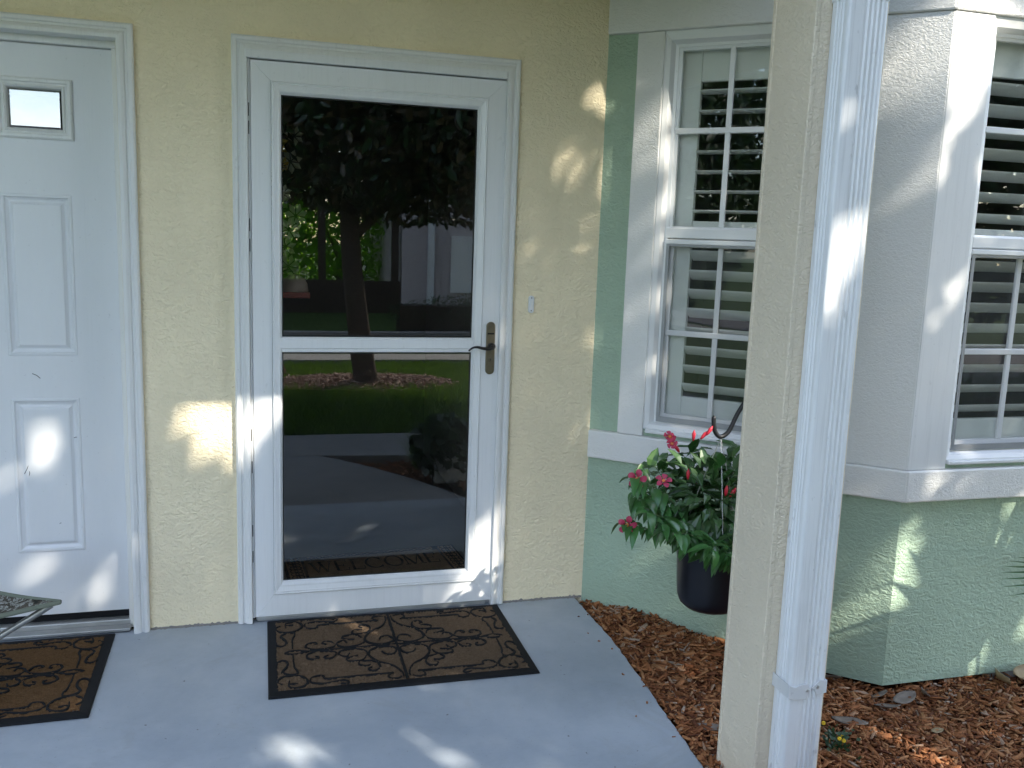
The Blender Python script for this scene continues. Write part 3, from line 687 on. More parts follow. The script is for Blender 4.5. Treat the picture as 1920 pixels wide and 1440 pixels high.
# ------------------------------------------------------------------ doormats
QUAD = {
 'bar': [[-.361, -.022], [-.359, -.106], [-.35, -.14], [-.353, -.16], [-.369, -.164], [-.39, -.153], [-.398, -.135], [-.383, -.100], [-.382, -.069], [-.397, -.055], [-.414, -.068], [-.415, -.085]],
 'circ': [[-.399, -.226], [-.414, -.214], [-.413, -.191], [-.395, -.172], [-.363, -.168], [-.336, -.182], [-.322, -.208], [-.322, -.230], [-.335, -.248], [-.357, -.255], [-.375, -.25], [-.381, -.232], [-.378, -.204]],
 'circ2': [[-.379, -.226], [-.352, -.230]],
 'stem': [[-.314, -.215], [-.304, -.193], [-.282, -.185], [-.269, -.192], [-.256, -.212], [-.16, -.212], [-.057, -.214], [-.045, -.212], [-.060, -.230], [-.056, -.249], [-.033, -.252], [-.019, -.242]],
 'stem2': [[-.314, -.215], [-.304, -.232], [-.27, -.243], [-.233, -.237], [-.209, -.233], [-.192, -.244], [-.196, -.256], [-.218, -.252]],
 'heart': [[-.011, -.246], [-.013, -.209], [-.035, -.161], [-.077, -.125], [-.1, -.088], [-.106, -.058], [-.095, -.030], [-.066, -.012], [-.036, -.012], [-.010, -.028], [-.008, -.049], [-.023, -.074], [-.047, -.070], [-.059, -.046]],
 'c5': [[-.128, -.098], [-.145, -.117], [-.144, -.134], [-.126, -.146], [-.108, -.140]],
 'c5b': [[-.144, -.109], [-.105, -.111], [-.083, -.13], [-.079, -.161], [-.089, -.18], [-.109, -.184], [-.118, -.166], [-.106, -.158]],
 'c6': [[-.11, -.063], [-.113, -.036], [-.134, -.017], [-.165, -.010], [-.191, -.014], [-.208, -.035], [-.2, -.056], [-.181, -.063], [-.171, -.040]],
 'c6b': [[-.115, -.068], [-.131, -.1], [-.163, -.104], [-.182, -.097], [-.181, -.078], [-.144, -.064]],
 'c7': [[-.212, -.037], [-.219, -.022], [-.241, -.012], [-.268, -.008], [-.298, -.014], [-.314, -.030], [-.314, -.05], [-.301, -.063], [-.282, -.063], [-.276, -.049], [-.287, -.044]],
 'c7b': [[-.216, -.036], [-.228, -.062], [-.248, -.067], [-.258, -.055], [-.244, -.044]],
}
def ribbon(mb, pts, w0, z, h, taper=True):
    n = len(pts); idx = []
    for i, p in enumerate(pts):
        t = (pts[min(i+1, n-1)]-pts[max(i-1, 0)]); t.z = 0
        if t.length < 1e-7: t = Vector((1, 0, 0))
        t.normalize(); nn = Vector((-t.y, t.x, 0)); q = i/(n-1)
        w = w0*((.55+.45*math.sin(math.pi*min(max(q, .0), 1))) if taper else 1)
        row = [p+nn*w, p+nn*w*.55, p-nn*w*.55, p-nn*w]; hs = [0, h, h, 0]; r = []
        for a, hh in zip(row, hs): mb.v.append(Vector((a.x, a.y, z+hh))); r.append(len(mb.v)-1)
        idx.append(r)
    for i in range(n-1):
        for k in range(3): mb.f.append([idx[i][k], idx[i][k+1], idx[i+1][k+1], idx[i+1][k]])
def doormat(cx, cy, rot, label, cm):
    W, D = .445, .2935
    root = empty('doormat', (0, 0, 0), label, 'doormat', 'scroll pattern doormats on the porch')
    mb = MB()
    prev = None
    for k, z in ((0, .001), (.0015, .006), (.004, .008), (.027, .0105), (.031, .0105), (.033, .006)):
        cur = []
        for sx, sy in ((-1, -1), (1, -1), (1, 1), (-1, 1)): mb.v.append(Vector((sx*(W-k), sy*(D-k), z))); cur.append(len(mb.v)-1)
        if prev:
            for q in range(4): mb.f.append([prev[q], prev[(q+1) % 4], cur[(q+1) % 4], cur[q]])
        prev = cur
    mb.build('rubber_border', 'black', root)
    # coir pile with an uneven top and ragged edge
    nx, ny = 150, 96; X = np.linspace(-W+.030, W-.030, nx); Y = np.linspace(-D+.030, D-.030, ny)
    gx, gy = np.meshgrid(X, Y); r2 = np.random.default_rng(int(abs(cx*1000)))
    gz = .0105+r2.normal(0, .0016, gx.shape)+.0020*np.sin(gx*95+r2.normal(0, .5, gx.shape))*np.sin(gy*120)
    gx = gx+r2.normal(0, .0012, gx.shape); gy = gy+r2.normal(0, .0012, gy.shape)
    V = np.stack([gx, gy, gz], -1).reshape(-1, 3); I = np.arange(nx*ny).reshape(ny, nx)
    F = np.stack([I[:-1, :-1], I[:-1, 1:], I[1:, 1:], I[1:, :-1]], -1).reshape(-1, 4)
    np_mesh('coir_pile', V, F, cm, root, smooth=True)
    mb = MB(); z, h = .0095, .0048
    for sx in (-1, 1):
        for sy in (-1, 1):
            for k, pts in QUAD.items():
                pp = [Vector((p.x*-sx, p.y*-sy, 0)) for p in smooth_curve([tuple(q) for q in pts], 5)]
                ribbon(mb, pp, .0050 if k not in ('heart', 'bar') else .0056, z, h)
        lens = [Vector((p.x*-sx, p.y, 0)) for p in smooth_curve([(-.388, 0), (-.372, .010), (-.352, .013), (-.332, .009), (-.312, 0), (-.332, -.009), (-.352, -.013), (-.372, -.010), (-.388, 0)], 4)]
        ribbon(mb, lens, .004, z, h, False)
    ribbon(mb, [Vector((0, -.262, 0)), Vector((0, -.1, 0)), Vector((0, .1, 0)), Vector((0, .262, 0))], .006, z, h, False)
    ribbon(mb, [Vector((-.316, 0, 0)), Vector((-.1, 0, 0)), Vector((.1, 0, 0)), Vector((.316, 0, 0))], .0042, z+.0003, h, False)
    mb.build('rubber_scrolls', 'black', root, recalc=False)
    root.location = (cx, cy, .001); root.rotation_euler.z = rot
    return root
doormat(.549, -.3215, R(-.3), 'grey brown coir doormat with black scrolls lying before the storm door', 'coir')
doormat(-.862, -.325, R(.6), 'orange brown coir doormat with black scrolls before the left panel door', 'coir2')

# welcome mat inside
wm = empty('welcome_mat', (0, 0, 0), 'dark bordered mat reading WELCOME on the floor behind the storm door glass', 'doormat')
mb = MB(); mb.box(-.395, .395, -.235, .235, 0, .008); mb.build('rubber_base', 'black', wm, bev=.002)
mb = MB(); mb.box(-.305, .305, -.165, .172, .007, .0125)
mb.build('coir_field', 'coir3', wm)
mb = MB()
for a0, a1, b0, b1 in ((-.383, -.318, -.215, .215), (.318, .383, -.215, .215), (-.285, .285, .180, .217), (-.285, .285, -.217, -.180)): mb.box(a0, a1, b0, b1, .007, .0118)
mb.build('coir_border', 'coir3', wm)
mb = MB()
for side in (-1, 1):
    for k in range(12):
        for off in (0, .018):
            cyy = -.198+k*.036; cxx = side*.350-.009+off
            pts = [Vector((cxx+.016*math.cos(a*math.pi/6), cyy+.019*math.sin(a*math.pi/6), 0)) for a in range(13)]
            ribbon(mb, pts, .0025, .0115, .002, False)
    for ph in (0, math.pi):
        pts = [Vector((-.28+.56*i/90, side*.198+.011*math.sin(i/90*2*math.pi*9+ph), 0)) for i in range(91)]
        ribbon(mb, pts, .0028, .0115, .002, False)
mb.build('rubber_knotwork', 'black', wm, recalc=False)
def glyph(ch):
    q = []
    def bar(x0, y0, x1, y1, w): q.append(((x0, y0), (x1, y1), w))
    def serif(x, y, w=.24): q.append(((x-w/2, y), (x+w/2, y), .05))
    if ch == 'W':
        bar(.06, 1, .34, 0, .15); bar(.34, 0, .58, .95, .06); bar(.50, 1, .78, 0, .15); bar(.78, 0, 1.04, 1, .06); serif(.08, .98); serif(.5, .98, .2); serif(1.04, .98, .2); adv = 1.16
    elif ch == 'E':
        bar(.16, 0, .16, 1, .15); bar(.1, .975, .66, .975, .05); bar(.1, .025, .70, .025, .05); bar(.16, .51, .5, .51, .05); bar(.66, 1, .66, .78, .05); bar(.70, 0, .72, .24, .05); bar(.5, .42, .5, .61, .05); adv = .82
    elif ch == 'L':
        bar(.16, 0, .16, 1, .15); serif(.16, .975, .30); bar(.06, .025, .68, .025, .05); bar(.68, 0, .71, .28, .05); adv = .78
    elif ch in 'CO':
        n = 28; a0, a1 = ((.72, 2*math.pi-.72) if ch == 'C' else (0, 2*math.pi))
        for i in range(n):
            t0 = a0+(a1-a0)*i/n; t1 = a0+(a1-a0)*(i+1)/n; w = .05+.10*abs(math.cos((t0+t1)/2+.0))
            bar(.5+.44*math.cos(t0), .5+.5*math.sin(t0), .5+.44*math.cos(t1), .5+.5*math.sin(t1), w)
        if ch == 'C': bar(.82, .98, .82, .72, .05); bar(.83, .02, .83, .20, .04)
        adv = 1.0
    elif ch == 'M':
        bar(.14, 0, .14, 1, .06); bar(.14, 1, .52, 0, .15); bar(.52, 0, .90, 1, .06); bar(.92, 0, .92, 1, .15); serif(.14, .025); serif(.92, .025, .3); serif(.12, .975, .2); serif(.95, .975, .2); adv = 1.12
    return q, adv
txt = 'WELCOME'; adv = sum(glyph(c)[1] for c in txt); sx = .575/adv; sy = .125; x = -.2875; mb = MB()
for ch in txt:
    q, ad = glyph(ch)
    for (x0, y0), (x1, y1), w in q:
        a = Vector((x+x0*sx, .075+(y0-.5)*sy, 0)); b = Vector((x+x1*sx, .075+(y1-.5)*sy, 0)); d = (b-a).normalized(); e = (b-a).length*.04
        ribbon(mb, [a-d*.001, b+d*.001], w*.5*sx*1.05, .0118, .0022, False)
    x += ad*sx
mb.build('lettering', 'black', wm, recalc=False)
wm.location = (.585, .425, .005); wm.rotation_euler.z = R(4.5)

# ------------------------------------------------------------------ porch post and downspout
pp = empty('porch_post', (1.435, -1.305, -.05), 'square cream stucco porch post with the downspout on its front', 'post')
px0, px1, py0, py1 = 1.340, 1.532, -1.400, -1.212
MB().box(px0, px1, py0, py1, -.12, 2.478).build('shaft', 'post', pp, bev=.006)
for x in (px0, px1):
    for y in (py0, py1):
        MB().box(x-.0025 if x == px0 else x-.012, x+.012 if x == px0 else x+.0025, y-.0025 if y == py0 else y-.012, y+.012 if y == py0 else y+.0025, -.12, 2.477).build('corner_bead', 'post', pp, bev=.003)
dsp = empty('downspout', (1.43, -1.438, -.1), 'white fluted aluminium downspout strapped to the front of the porch post', 'downspout')
def ds_profile(x0, x1, y0, y1):
    # fluted rectangle (plan), front is y0
    def flutes(L, zones, depth=.0028):
        out = []
        for a, b, k in zones:
            for i in range(k):
                c = a+(b-a)*(i+.5)/k; hw = (b-a)/k*.5
                out += [(c-hw, 0), (c-hw*.45, -depth), (c+hw*.2, -depth), (c+hw*.8, 0)]
        return out
    rc = .010; pts = []
    W, D = x1-x0, y1-y0
    def arc(cx, cy, a0):
        for i in range(5): a = a0+math.pi/2*i/4; pts.append((cx+rc*math.cos(a), cy+rc*math.sin(a)))
    arc(x0+rc, y0+rc, math.pi)                      # front-left corner
    for u, d in flutes(W, [(.040, .092, 4)]): pts.append((x0+u, y0-d*1))
    arc(x1-rc, y0+rc, 1.5*math.pi)
    for u, d in flutes(D, [(.02, .055, 3)]): pts.append((x1+d, y0+u))
    arc(x1-rc, y1-rc, 0)
    arc(x0+rc, y1-rc, .5*math.pi)
    for u, d in flutes(D, [(.022, .058, 3)]): pts.append((x0-d, y1-u+.0))
    return pts
prof = ds_profile(1.376, 1.482, -1.474, -1.402)
def extr(mb, prof, levels):
    rows = []
    for dz, dx, dy in levels: rows.append([mb.P(x+dx, y+dy, dz) for x, y in prof])
    n = len(prof)
    for i in range(len(rows)-1):
        for k in range(n): mb.f.append([rows[i][k], rows[i][(k+1) % n], rows[i+1][(k+1) % n], rows[i+1][k]])
    mb.f.append(rows[0][::-1]); mb.f.append(rows[-1]); return mb
extr(MB(), prof, [(-.10, 0, 0), (2.035, 0, 0)]).build('pipe', 'gutter', dsp)
cxm, cym = 1.429, -1.438
big = [(cxm+(x-cxm)*1.045, cym+(y-cym)*1.05) for x, y in prof]
extr(MB(), big, [(2.020, 0, 0), (2.10, 0, 0), (2.16, .0, -.02), (2.36, .0, -.16), (2.47, 0, -.20)]).build('elbow', 'gutter', dsp)
# strap: two tabs that meet on the front, a plain flute-free outline slightly proud
zs_ = .335
def tab(pts, th=.0030):
    mb = MB(); a = [mb.P(*p) for p in pts]
    nrm = Vector((0, -1, 0)); b = [mb.P(p[0], p[1]-th, p[2]) for p in pts]; n = len(pts)
    mb.f.append(a); mb.f.append(b[::-1])
    for i in range(n): mb.f.append([a[i], b[i], b[(i+1) % n], a[(i+1) % n]])
    return mb
yf = -1.4755
st = tab([(1.374, yf, zs_-.016), (1.374, yf, zs_+.020), (1.392, yf, zs_+.014), (1.410, yf, zs_+.020), (1.424, yf, zs_+.020), (1.437, yf, zs_+.004), (1.424, yf, zs_-.022), (1.405, yf, zs_-.022)])
st.box(1.3735, 1.3752, -1.4772, -1.399, zs_-.016, zs_+.020)
st.build('strap', 'strap', dsp, bev=.0012)
st = tab([(1.484, yf, zs_-.010), (1.484, yf, zs_+.024), (1.462, yf, zs_+.027), (1.440, yf, zs_+.008), (1.458, yf, zs_-.014)])
st.box(1.4828, 1.4845, -1.4772, -1.399, zs_-.010, zs_+.024)
st.build('strap', 'strap', dsp, bev=.0012)
MB().disc((1.427, -1.4773, zs_+.0015), (0, -1, 0), .0042, .0025, 12).build('screw', 'screw', dsp)
MB().disc((1.456, -1.4773, zs_+.009), (0, -1, 0), .0050, .0030, 12).build('screw', 'screw', dsp)

# ------------------------------------------------------------------ shepherd hook and hanging plant
hk = empty('shepherd_hook', (1.735, -.80, -.1), 'black iron garden hook standing behind the porch post', 'plant hook')
pts = smooth_curve([(1.735, -.80, -.25), (1.735, -.80, .5), (1.735, -.80, 1.0), (1.71, -.80, 1.08), (1.65, -.80, 1.06), (1.60, -.80, .985), (1.562, -.80, .925), (1.535, -.80, .868), (1.507, -.80, .850), (1.486, -.80, .868), (1.478, -.80, .905), (1.482, -.80, .918)], 6)
MB().tube(pts, [.0075]*(len(pts)-4)+[.007, .006, .005, .003], 8).build('rod', 'iron', hk, smooth=True)
PC = Vector((1.508, -.80, .28))
hp_ = empty('hanging_plant', PC, 'pink flowering plant in a navy pot hanging from the black hook', 'potted plant')
MB().lathe([(.070, 0), (.082, .002), (.098, .016), (.106, .04), (.110, .09), (.113, .15), (.116, .195), (.119, .20), (.119, .208), (.111, .208), (.105, .16), (.0, .15)], tuple(PC), 44, flute=.007).build('pot', 'potblue', hp_, smooth=True)
for a in (.3, 2.4, 4.5):
    MB().tube([(PC.x+.112*math.cos(a), PC.y+.112*math.sin(a), .485), (PC.x+.05*math.cos(a), PC.y+.05*math.sin(a), .70), (PC.x, PC.y, .845)], .0014, 5).build('hanger_wire', 'sill', hp_)
# leaf meshes (3 shared variants)
def leaf_mesh(L, W, curl, fold, seed, m='leaf_pot', n=5):
    rr = random.Random(seed); mb = MB()
    for i in range(n+1):
        t = i/n; w = W*math.sin(math.pi*min(1, t**.8*.98+.02))**.85 if 0 < i < n else (.0012 if i == 0 else .0006)
        x = L*t; z = -curl*L*t*t+.15*L*t
        for k in (-1, 0, 1): mb.v.append(Vector((x, k*w, z+abs(k)*fold*w)))
    for i in range(n):
        for k in range(2): a = i*3+k; mb.f.append([a, a+3, a+4, a+1])
    o = mb.build('leaf', m, None, smooth=True, recalc=False); me = o.data; bpy.data.objects.remove(o); return me
LM = [leaf_mesh(.058, .0138, .45, .40, 1), leaf_mesh(.048, .0125, .70, .5, 2), leaf_mesh(.066, .0145, .9, .35, 3)]
rr = random.Random(21)
def place(me, p, d, up, root, s=1.0, name='leaf'):
    d = Vector(d).normalized(); up = Vector(up); y = up.cross(d)
    if y.length < 1e-4: y = d.orthogonal()
    y.normalize(); z = d.cross(y)
    o = bpy.data.objects.new(name, me); COL.objects.link(o); o.parent = root
    o.matrix_local = Matrix.Translation(Vector(p)-root.location) @ Matrix((d, y, z)).transposed().to_4x4() @ Matrix.Scale(s, 4)
    return o
stems = MB(); nleaf = 0; tips = []
base = PC+Vector((0, 0, .20))
dirs = []
for k in range(46):
    a = k*2.39996+.4; e = .08+1.30*((k*0.618) % 1.0); dirs.append((a, e))
extra = []
for k, (a, e) in enumerate(dirs):
    ln = .150+.09*rr.random()+(.10 if math.sin(e) > .6 else 0)
    d = Vector((math.cos(a)*math.cos(e), math.sin(a)*math.cos(e), math.sin(e)*1.02))
    p0 = base+Vector((math.cos(a)*.06, math.sin(a)*.06, -.01)); pts = []
    drop = .20*max(0, math.cos(e))**2
    for i in range(9): t = i/8; pts.append(p0+d*ln*t+Vector((0, 0, -drop*ln*t*t*1.5+.05*t*(1-t))))
    stems.tube(pts, [.0026-.0016*i/8 for i in range(9)], 5)
    front = math.cos(a)*-.5+math.sin(a)*-.87 > -.25
    for i in range(2, 9):
        t = (pts[i]-pts[i-1]).normalized(); sd_ = t.orthogonal().normalized(); an = i*1.57+k
        for q in (0, math.pi):
            o_ = Matrix.Rotation(an+q+rr.uniform(-.3, .3), 3, t) @ sd_
            dd = (o_*.9+t*.45+Vector((0, 0, rr.uniform(-.45, .10)))).normalized(); up = Vector((0, 0, 1))+Vector((rr.uniform(-.3, .3), rr.uniform(-.5, .1), 0)); sc_ = rr.uniform(.8, 1.2)
            if front and i >= 4 and nleaf < 262: place(LM[rr.randrange(3)], pts[i], dd, up, hp_, sc_); nleaf += 1
            else: extra.append((pts[i], dd, up, sc_))
for k in range(230):
    v3 = Vector((rr.gauss(0, 1), rr.gauss(0, 1), rr.gauss(0, 1))).normalized()*rr.uniform(.05, .17); v3.z *= 1.15
    extra.append((base+Vector((-.02, 0, .15))+v3, (v3+Vector((0, 0, rr.uniform(-.08, .02)))).normalized(), Vector((rr.uniform(-.3, .3), -.3, 1)), rr.uniform(.7, 1.1)))
# inner and rear leaves, too hidden to pick apart, as one mass
mb = MB()
for p, d, up, sc_ in extra:
    y = up.cross(d).normalized(); z = d.cross(y); L = .072*sc_; w = .017*sc_; i = len(mb.v)
    mb.v += [p, p+d*L*.4+y*w+z*.006, p+d*L*.75+y*w*.7, p+d*L-z*.012, p+d*L*.75-y*w*.7, p+d*L*.4-y*w+z*.006, p+d*L*.45]
    mb.f += [[i, i+1, i+6], [i+1, i+2, i+3, i+6], [i+3, i+4, i+5, i+6], [i+5, i, i+6]]
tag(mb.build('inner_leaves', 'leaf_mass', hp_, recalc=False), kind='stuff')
# two long shoots trailing to the left with open flowers
FL = []
for tip, via in (((1.205, -.83, .735), (1.33, -.82, .66)), ((1.185, -.82, .585), (1.32, -.82, .545))):
    pts = smooth_curve([tuple(base+Vector((-.05, -.01, .02))), via, tip], 6)
    stems.tube(pts, [.003-.0014*i/(len(pts)-1) for i in range(len(pts))], 5)
    for i in range(3, len(pts)):
        t = (pts[i]-pts[i-1]).normalized()
        for q in (-1, 1):
            side = t.cross(Vector((0, 0, 1)))*q
            place(LM[rr.randrange(3)], pts[i], side*.8+t*.45+Vector((0, 0, rr.uniform(-.6, .2))), (0, 0, 1), hp_, rr.uniform(.8, 1.1)); nleaf += 1
    FL.append(Vector(tip))
stems.build('stems', 'stem', hp_, smooth=True)
def flower_mesh(open_=1.0):
    mb = MB(); n = 5
    for k in range(n):
        a0 = 2*math.pi*k/n; rows = []
        for r, w, z in ((.004, .003, -.020), (.009, .006, -.004), (.020, .0105*open_+.002, .002), (.030, .0125, .002), (.037, .004, -.004)):
            rd = Vector((0, math.cos(a0), math.sin(a0))); td = Vector((0, -math.sin(a0), math.cos(a0)))
            r_2 = r*open_+.002; row = []
            for q in (-1, 0, 1): mb.v.append(Vector((z*1.0, 0, 0))+rd*r_2+td*(w*q)+Vector((.002*abs(q), 0, 0))+td*(.004*(r/.037))); row.append(len(mb.v)-1)
            rows.append(row)
        for i in range(4):
            for q in range(2): mb.f.append([rows[i][q], rows[i][q+1], rows[i+1][q+1], rows[i+1][q]])
    o = mb.build('flower', 'petal', None, smooth=True, recalc=False); me = o.data; bpy.data.objects.remove(o); return me
def bud_mesh():
    o = MB().tube([(0, 0, 0), (.010, 0, 0), (.026, 0, 0), (.042, 0, 0)], [.0025, .0055, .0075, .0008], 7).build('flower_bud', 'bud', None, smooth=True); me = o.data; bpy.data.objects.remove(o); return me
def thr_mesh():
    o = MB().disc((-.002, 0, 0), (1, 0, 0), .0075, .003, 10).build('flower_throat', 'petalc', None, smooth=True); me = o.data; bpy.data.objects.remove(o); return me
FM, FM2, BM_, TM = flower_mesh(1.0), flower_mesh(.62), bud_mesh(), thr_mesh()
camdir = Vector((.08, -3.35, 1.447))
def flower(p, d, me=FM, s=1.0):
    o = place(me, p, d, (0, 0, 1), hp_, s*.85, 'flower'); c = bpy.data.objects.new('flower_throat', TM); COL.objects.link(c); c.parent = o; return o
flower((1.203, -.85, .735), (-.35, -.93, .10), FM, .92); flower((1.183, -.84, .585), (-.30, -.95, -.05), FM, .92)
flower((1.300, -.86, .868), (-.75, -.45, -.45), FM2, 1.0); flower((1.318, -.84, .842), (-.5, -.7, .2), FM2, .8); flower((1.283, -.87, .733), (-.2, -.55, .75), FM, .8)
for p, d in (((1.395, -.83, .868), (.05, 0, 1)), ((1.425, -.82, .870), (.6, -.1, .75)), ((1.440, -.83, .885), (.55, 0, .8)), ((1.365, -.87, .755), (0, 0, 1)), ((1.465, -.93, .715), (.05, -.1, 1)), ((1.487, -.92, .708), (.45, -.1, .8)), ((1.60, -.93, .575), (0, 0, 1)), ((1.345, -.84, .835), (-.5, -.2, .6))):
    place(BM_, Vector(p)-Vector((0, 0, .022)), d, (1, 0, 0), hp_, .85, 'flower_bud')

# ------------------------------------------------------------------ camp stool at the left edge
ch = empty('camp_stool', (-.68, -.56, 0), 'folding tripod camp stool with camouflage cloth seat at the left door', 'stool')
T3 = [Vector((-.488, -.555, .350)), Vector((-.86, -.335, .372)), Vector((-.845, -.765, .362))]
ctr = (T3[0]+T3[1]+T3[2])/3; n = 14; idx = {}; vv, ff = [], []
for i in range(n+1):
    for j in range(n+1-i):
        k = n-i-j; b = (i/n, j/n, k/n); p = T3[0]*b[0]+T3[1]*b[1]+T3[2]*b[2]
        e = 27*b[0]*b[1]*b[2]; ed_ = max(4*b[0]*b[1]*(1-b[2])**2, 4*b[1]*b[2]*(1-b[0])**2, 4*b[0]*b[2]*(1-b[1])**2)
        p = p.lerp(ctr, .10*min(1, ed_)*(1-e))-Vector((0, 0, .030*e+.008*ed_))
        idx[(i, j)] = len(vv); vv.append(tuple(p-ch.location))
for i in range(n):
    for j in range(n-i):
        ff.append((idx[(i, j)], idx[(i+1, j)], idx[(i, j+1)]))
        if i+j < n-1: ff.append((idx[(i+1, j)], idx[(i+1, j+1)], idx[(i, j+1)]))
o = raw('seat_cloth', vv, ff, 'camo', ch); md = o.modifiers.new('t', 'SOLIDIFY'); md.thickness = .004
for p in o.data.polygons: p.use_smooth = True
per = [idx[(n-q, q)] for q in range(n)]+[idx[(0, n-q)] for q in range(n)]+[idx[(q, 0)] for q in range(n+1)]
MB().tube([Vector(vv[q])+ch.location-Vector((0, 0, .004)) for q in per], .0075, 7, cap=False).build('edging', 'edging', ch, smooth=True)
for q in range(3):
    c2 = ctr+(ctr-T3[q])*(1.0 if q == 0 else .3)
    pts = smooth_curve([tuple(T3[q].lerp(ctr, .10)-Vector((0, 0, .012))), tuple(T3[q].lerp(ctr, .24)-Vector((0, 0, .035))), (ctr.x+.01*q, ctr.y-.01*q, .20), (c2.x*.98+ctr.x*.02, c2.y, .012)], 6)
    MB().tube(pts, .010, 8).build('leg', 'tube', ch, smooth=True)

# ------------------------------------------------------------------ small things on the mulch
def dry_leaf(p, rz, s, tiltx, tilty, label, m='dry', wid=.42, curl=.5):
    n = 7; vv, ff = [], []
    for i in range(n+1):
        t = i/n; w = wid*math.sin(math.pi*(t*.94+.03))**.75*.5
        for k in (-1, -.5, 0, .5, 1): vv.append(((t-.5), k*w, curl*.35*((t-.5)**2)*2+abs(k)**1.6*w*.55*curl+.02*math.sin(7*t+3*k)))
    for i in range(n):
        for k in range(4): a = i*5+k; ff.append((a, a+1, a+6, a+5))
    o = raw('dry_leaf', vv, ff, m); md = o.modifiers.new('t', 'SOLIDIFY'); md.thickness = .012
    for q in o.data.polygons: q.use_smooth = True
    o.location = p; o.scale = (s, s, s); o.rotation_euler = (tiltx, tilty, rz)
    return tag(o, label, 'leaf', 'dry leaves on the mulch')
def mz(x, y): return mulch_z(x, y)+.014
dry_leaf((2.06, -.69, mz(2.06, -.69)+.012), 2.0, .13, .5, .2, 'grey curled dry leaf beside the downspout against the bay foundation')
dry_leaf((2.19, -.835, mz(2.19, -.835)+.008), .5, .11, -.5, .1, 'dark grey dry leaf standing against the bay corner')
dry_leaf((2.27, -.86, mz(2.27, -.86)+.008), .35, .13, .15, 0, 'flat grey dry leaf lying on mulch right under the bay corner')
dry_leaf((2.17, -.90, mz(2.17, -.9)+.006), 2.7, .09, .2, .1, 'small grey dry leaf left of the flat one under the bay corner')
dry_leaf((2.37, -.838, mz(2.37, -.84)+.006), 1.0, .06, .7, .3, 'tiny pale crumpled leaf by the bay foundation', 'dry', .7, 1.0)
dry_leaf((2.69, -.845, mz(2.69, -.845)+.018), 1.1, .13, .8, .2, 'tan curled dry leaf leaning on the bay foundation at the right', 'dry2', .5, .9)
dry_leaf((2.83, -.83, mz(2.83, -.83)+.022), .1, .16, .6, .1, 'large tan dry leaf at the far right against the foundation', 'dry2', .42, .5)
dry_leaf((1.95, -.99, mz(1.95, -.99)), -.35, .12, .1, .1, 'brown grey dry leaf on open mulch right of the downspout', 'dry', .36, .3)
dry_leaf((2.22, -1.08, mz(2.22, -1.08)), .2, .06, .2, .1, 'small pale dry leaf in the middle of the mulch', 'dry2', .4, .4)
dry_leaf((1.49, -.62, mz(1.49, -.62)), 2.2, .07, .2, .1, 'small dark leaf on the mulch strip by the porch edge', 'dry', .4, .4)
dry_leaf((1.40, -1.06, mz(1.40, -1.06)-.002), -.5, .09, .1, .0, 'dark dry leaf beside the porch edge at the post', 'dry', .4, .4)
# low plant with yellow flowers
yp = empty('yellow_flower_plant', (1.78, -1.16, mz(1.78, -1.16)), 'small leafy plant with tiny yellow flowers behind the downspout', 'plant')
fl_v, fl_f = [], []
for k in range(120):
    a = rr.uniform(0, 6.283); r = abs(rr.gauss(0, .030)); p = Vector((1.775+r*math.cos(a), -1.155+r*math.sin(a), mz(1.78, -1.16)+rr.uniform(0, .055)))
    d = Vector((math.cos(a), math.sin(a), rr.uniform(-.2, .9))).normalized(); e = d.orthogonal().normalized(); L = rr.uniform(.010, .02); i = len(fl_v)
    fl_v += [p, p+d*L*.5+e*L*.35, p+d*L, p+d*L*.5-e*L*.35]; fl_f.append((i, i+1, i+2, i+3))
raw('foliage', [tuple(Vector(p)-yp.location) for p in fl_v], fl_f, 'hedge', yp)
for p in ((1.765, -1.185, .062), (1.785, -1.180, .050), (1.745, -1.13, .085), (1.80, -1.15, .045)):
    MB().disc((p[0], p[1], mz(1.78, -1.16)+p[2]-.01), (-.3, -1, .5), .0062, .004, 8).build('flower', 'yflower', yp)

# ------------------------------------------------------------------ fan palm off the right edge
pm = empty('fan_palm', (3.25, -1.62, -.12), 'green fan palm whose leaf tips enter at the right edge', 'palm')
def fan(center, out, up, rad, nseg, spread, stalk_from):
    out = Vector(out).normalized(); up = Vector(up); side = out.cross(up).normalized(); c = Vector(center)
    mb = MB()
    for k in range(nseg):
        a = (k/(nseg-1)-.5)*spread; d = (out*math.cos(a)+side*math.sin(a)).normalized(); e = d.cross(side.cross(out)).normalized(); L = rad*(1-.25*abs(a)/(spread*.5+1e-6))
        n0 = d.cross(e).normalized(); w = L*math.sin(spread/nseg*.5)*1.0; i = len(mb.v)
        mb.v += [c, c+d*L*.55+e*w*.6+n0*.008, c+d*L*.55-n0*.004, c+d*L*.55-e*w*.6+n0*.008, c+d*L-Vector((0, 0, .06*L))]
        mb.f += [[i, i+1, i+2], [i, i+2, i+3], [i+1, i+4, i+2], [i+2, i+4, i+3]]
    lf = mb.build('leaf_fan', 'palm', pm, recalc=False)
    MB().tube(smooth_curve([stalk_from, tuple((Vector(stalk_from)+c)/2+Vector((0, 0, .08))), tuple(c)], 5), .007, 6).build('stalk', 'stem', pm, smooth=True)
cb = (3.25, -1.62, -.05)
fan((2.95, -1.22, .43), (-.995, .20, -.05), (0, 0, 1), .56, 17, R(120), cb)
fan((3.05, -1.45, .75), (-.6, .3, .55), (.5, -.3, .6), .50, 17, R(170), cb)
fan((3.35, -1.30, .80), (.2, .6, .6), (0, -.6, .6), .50, 17, R(170), cb)
fan((3.5, -1.8, .70), (.6, -.5, .4), (0, 0, 1), .52, 17, R(170), cb)
fan((3.0, -1.9, .60), (-.5, -.7, .3), (0, 0, 1), .50, 17, R(170), cb)
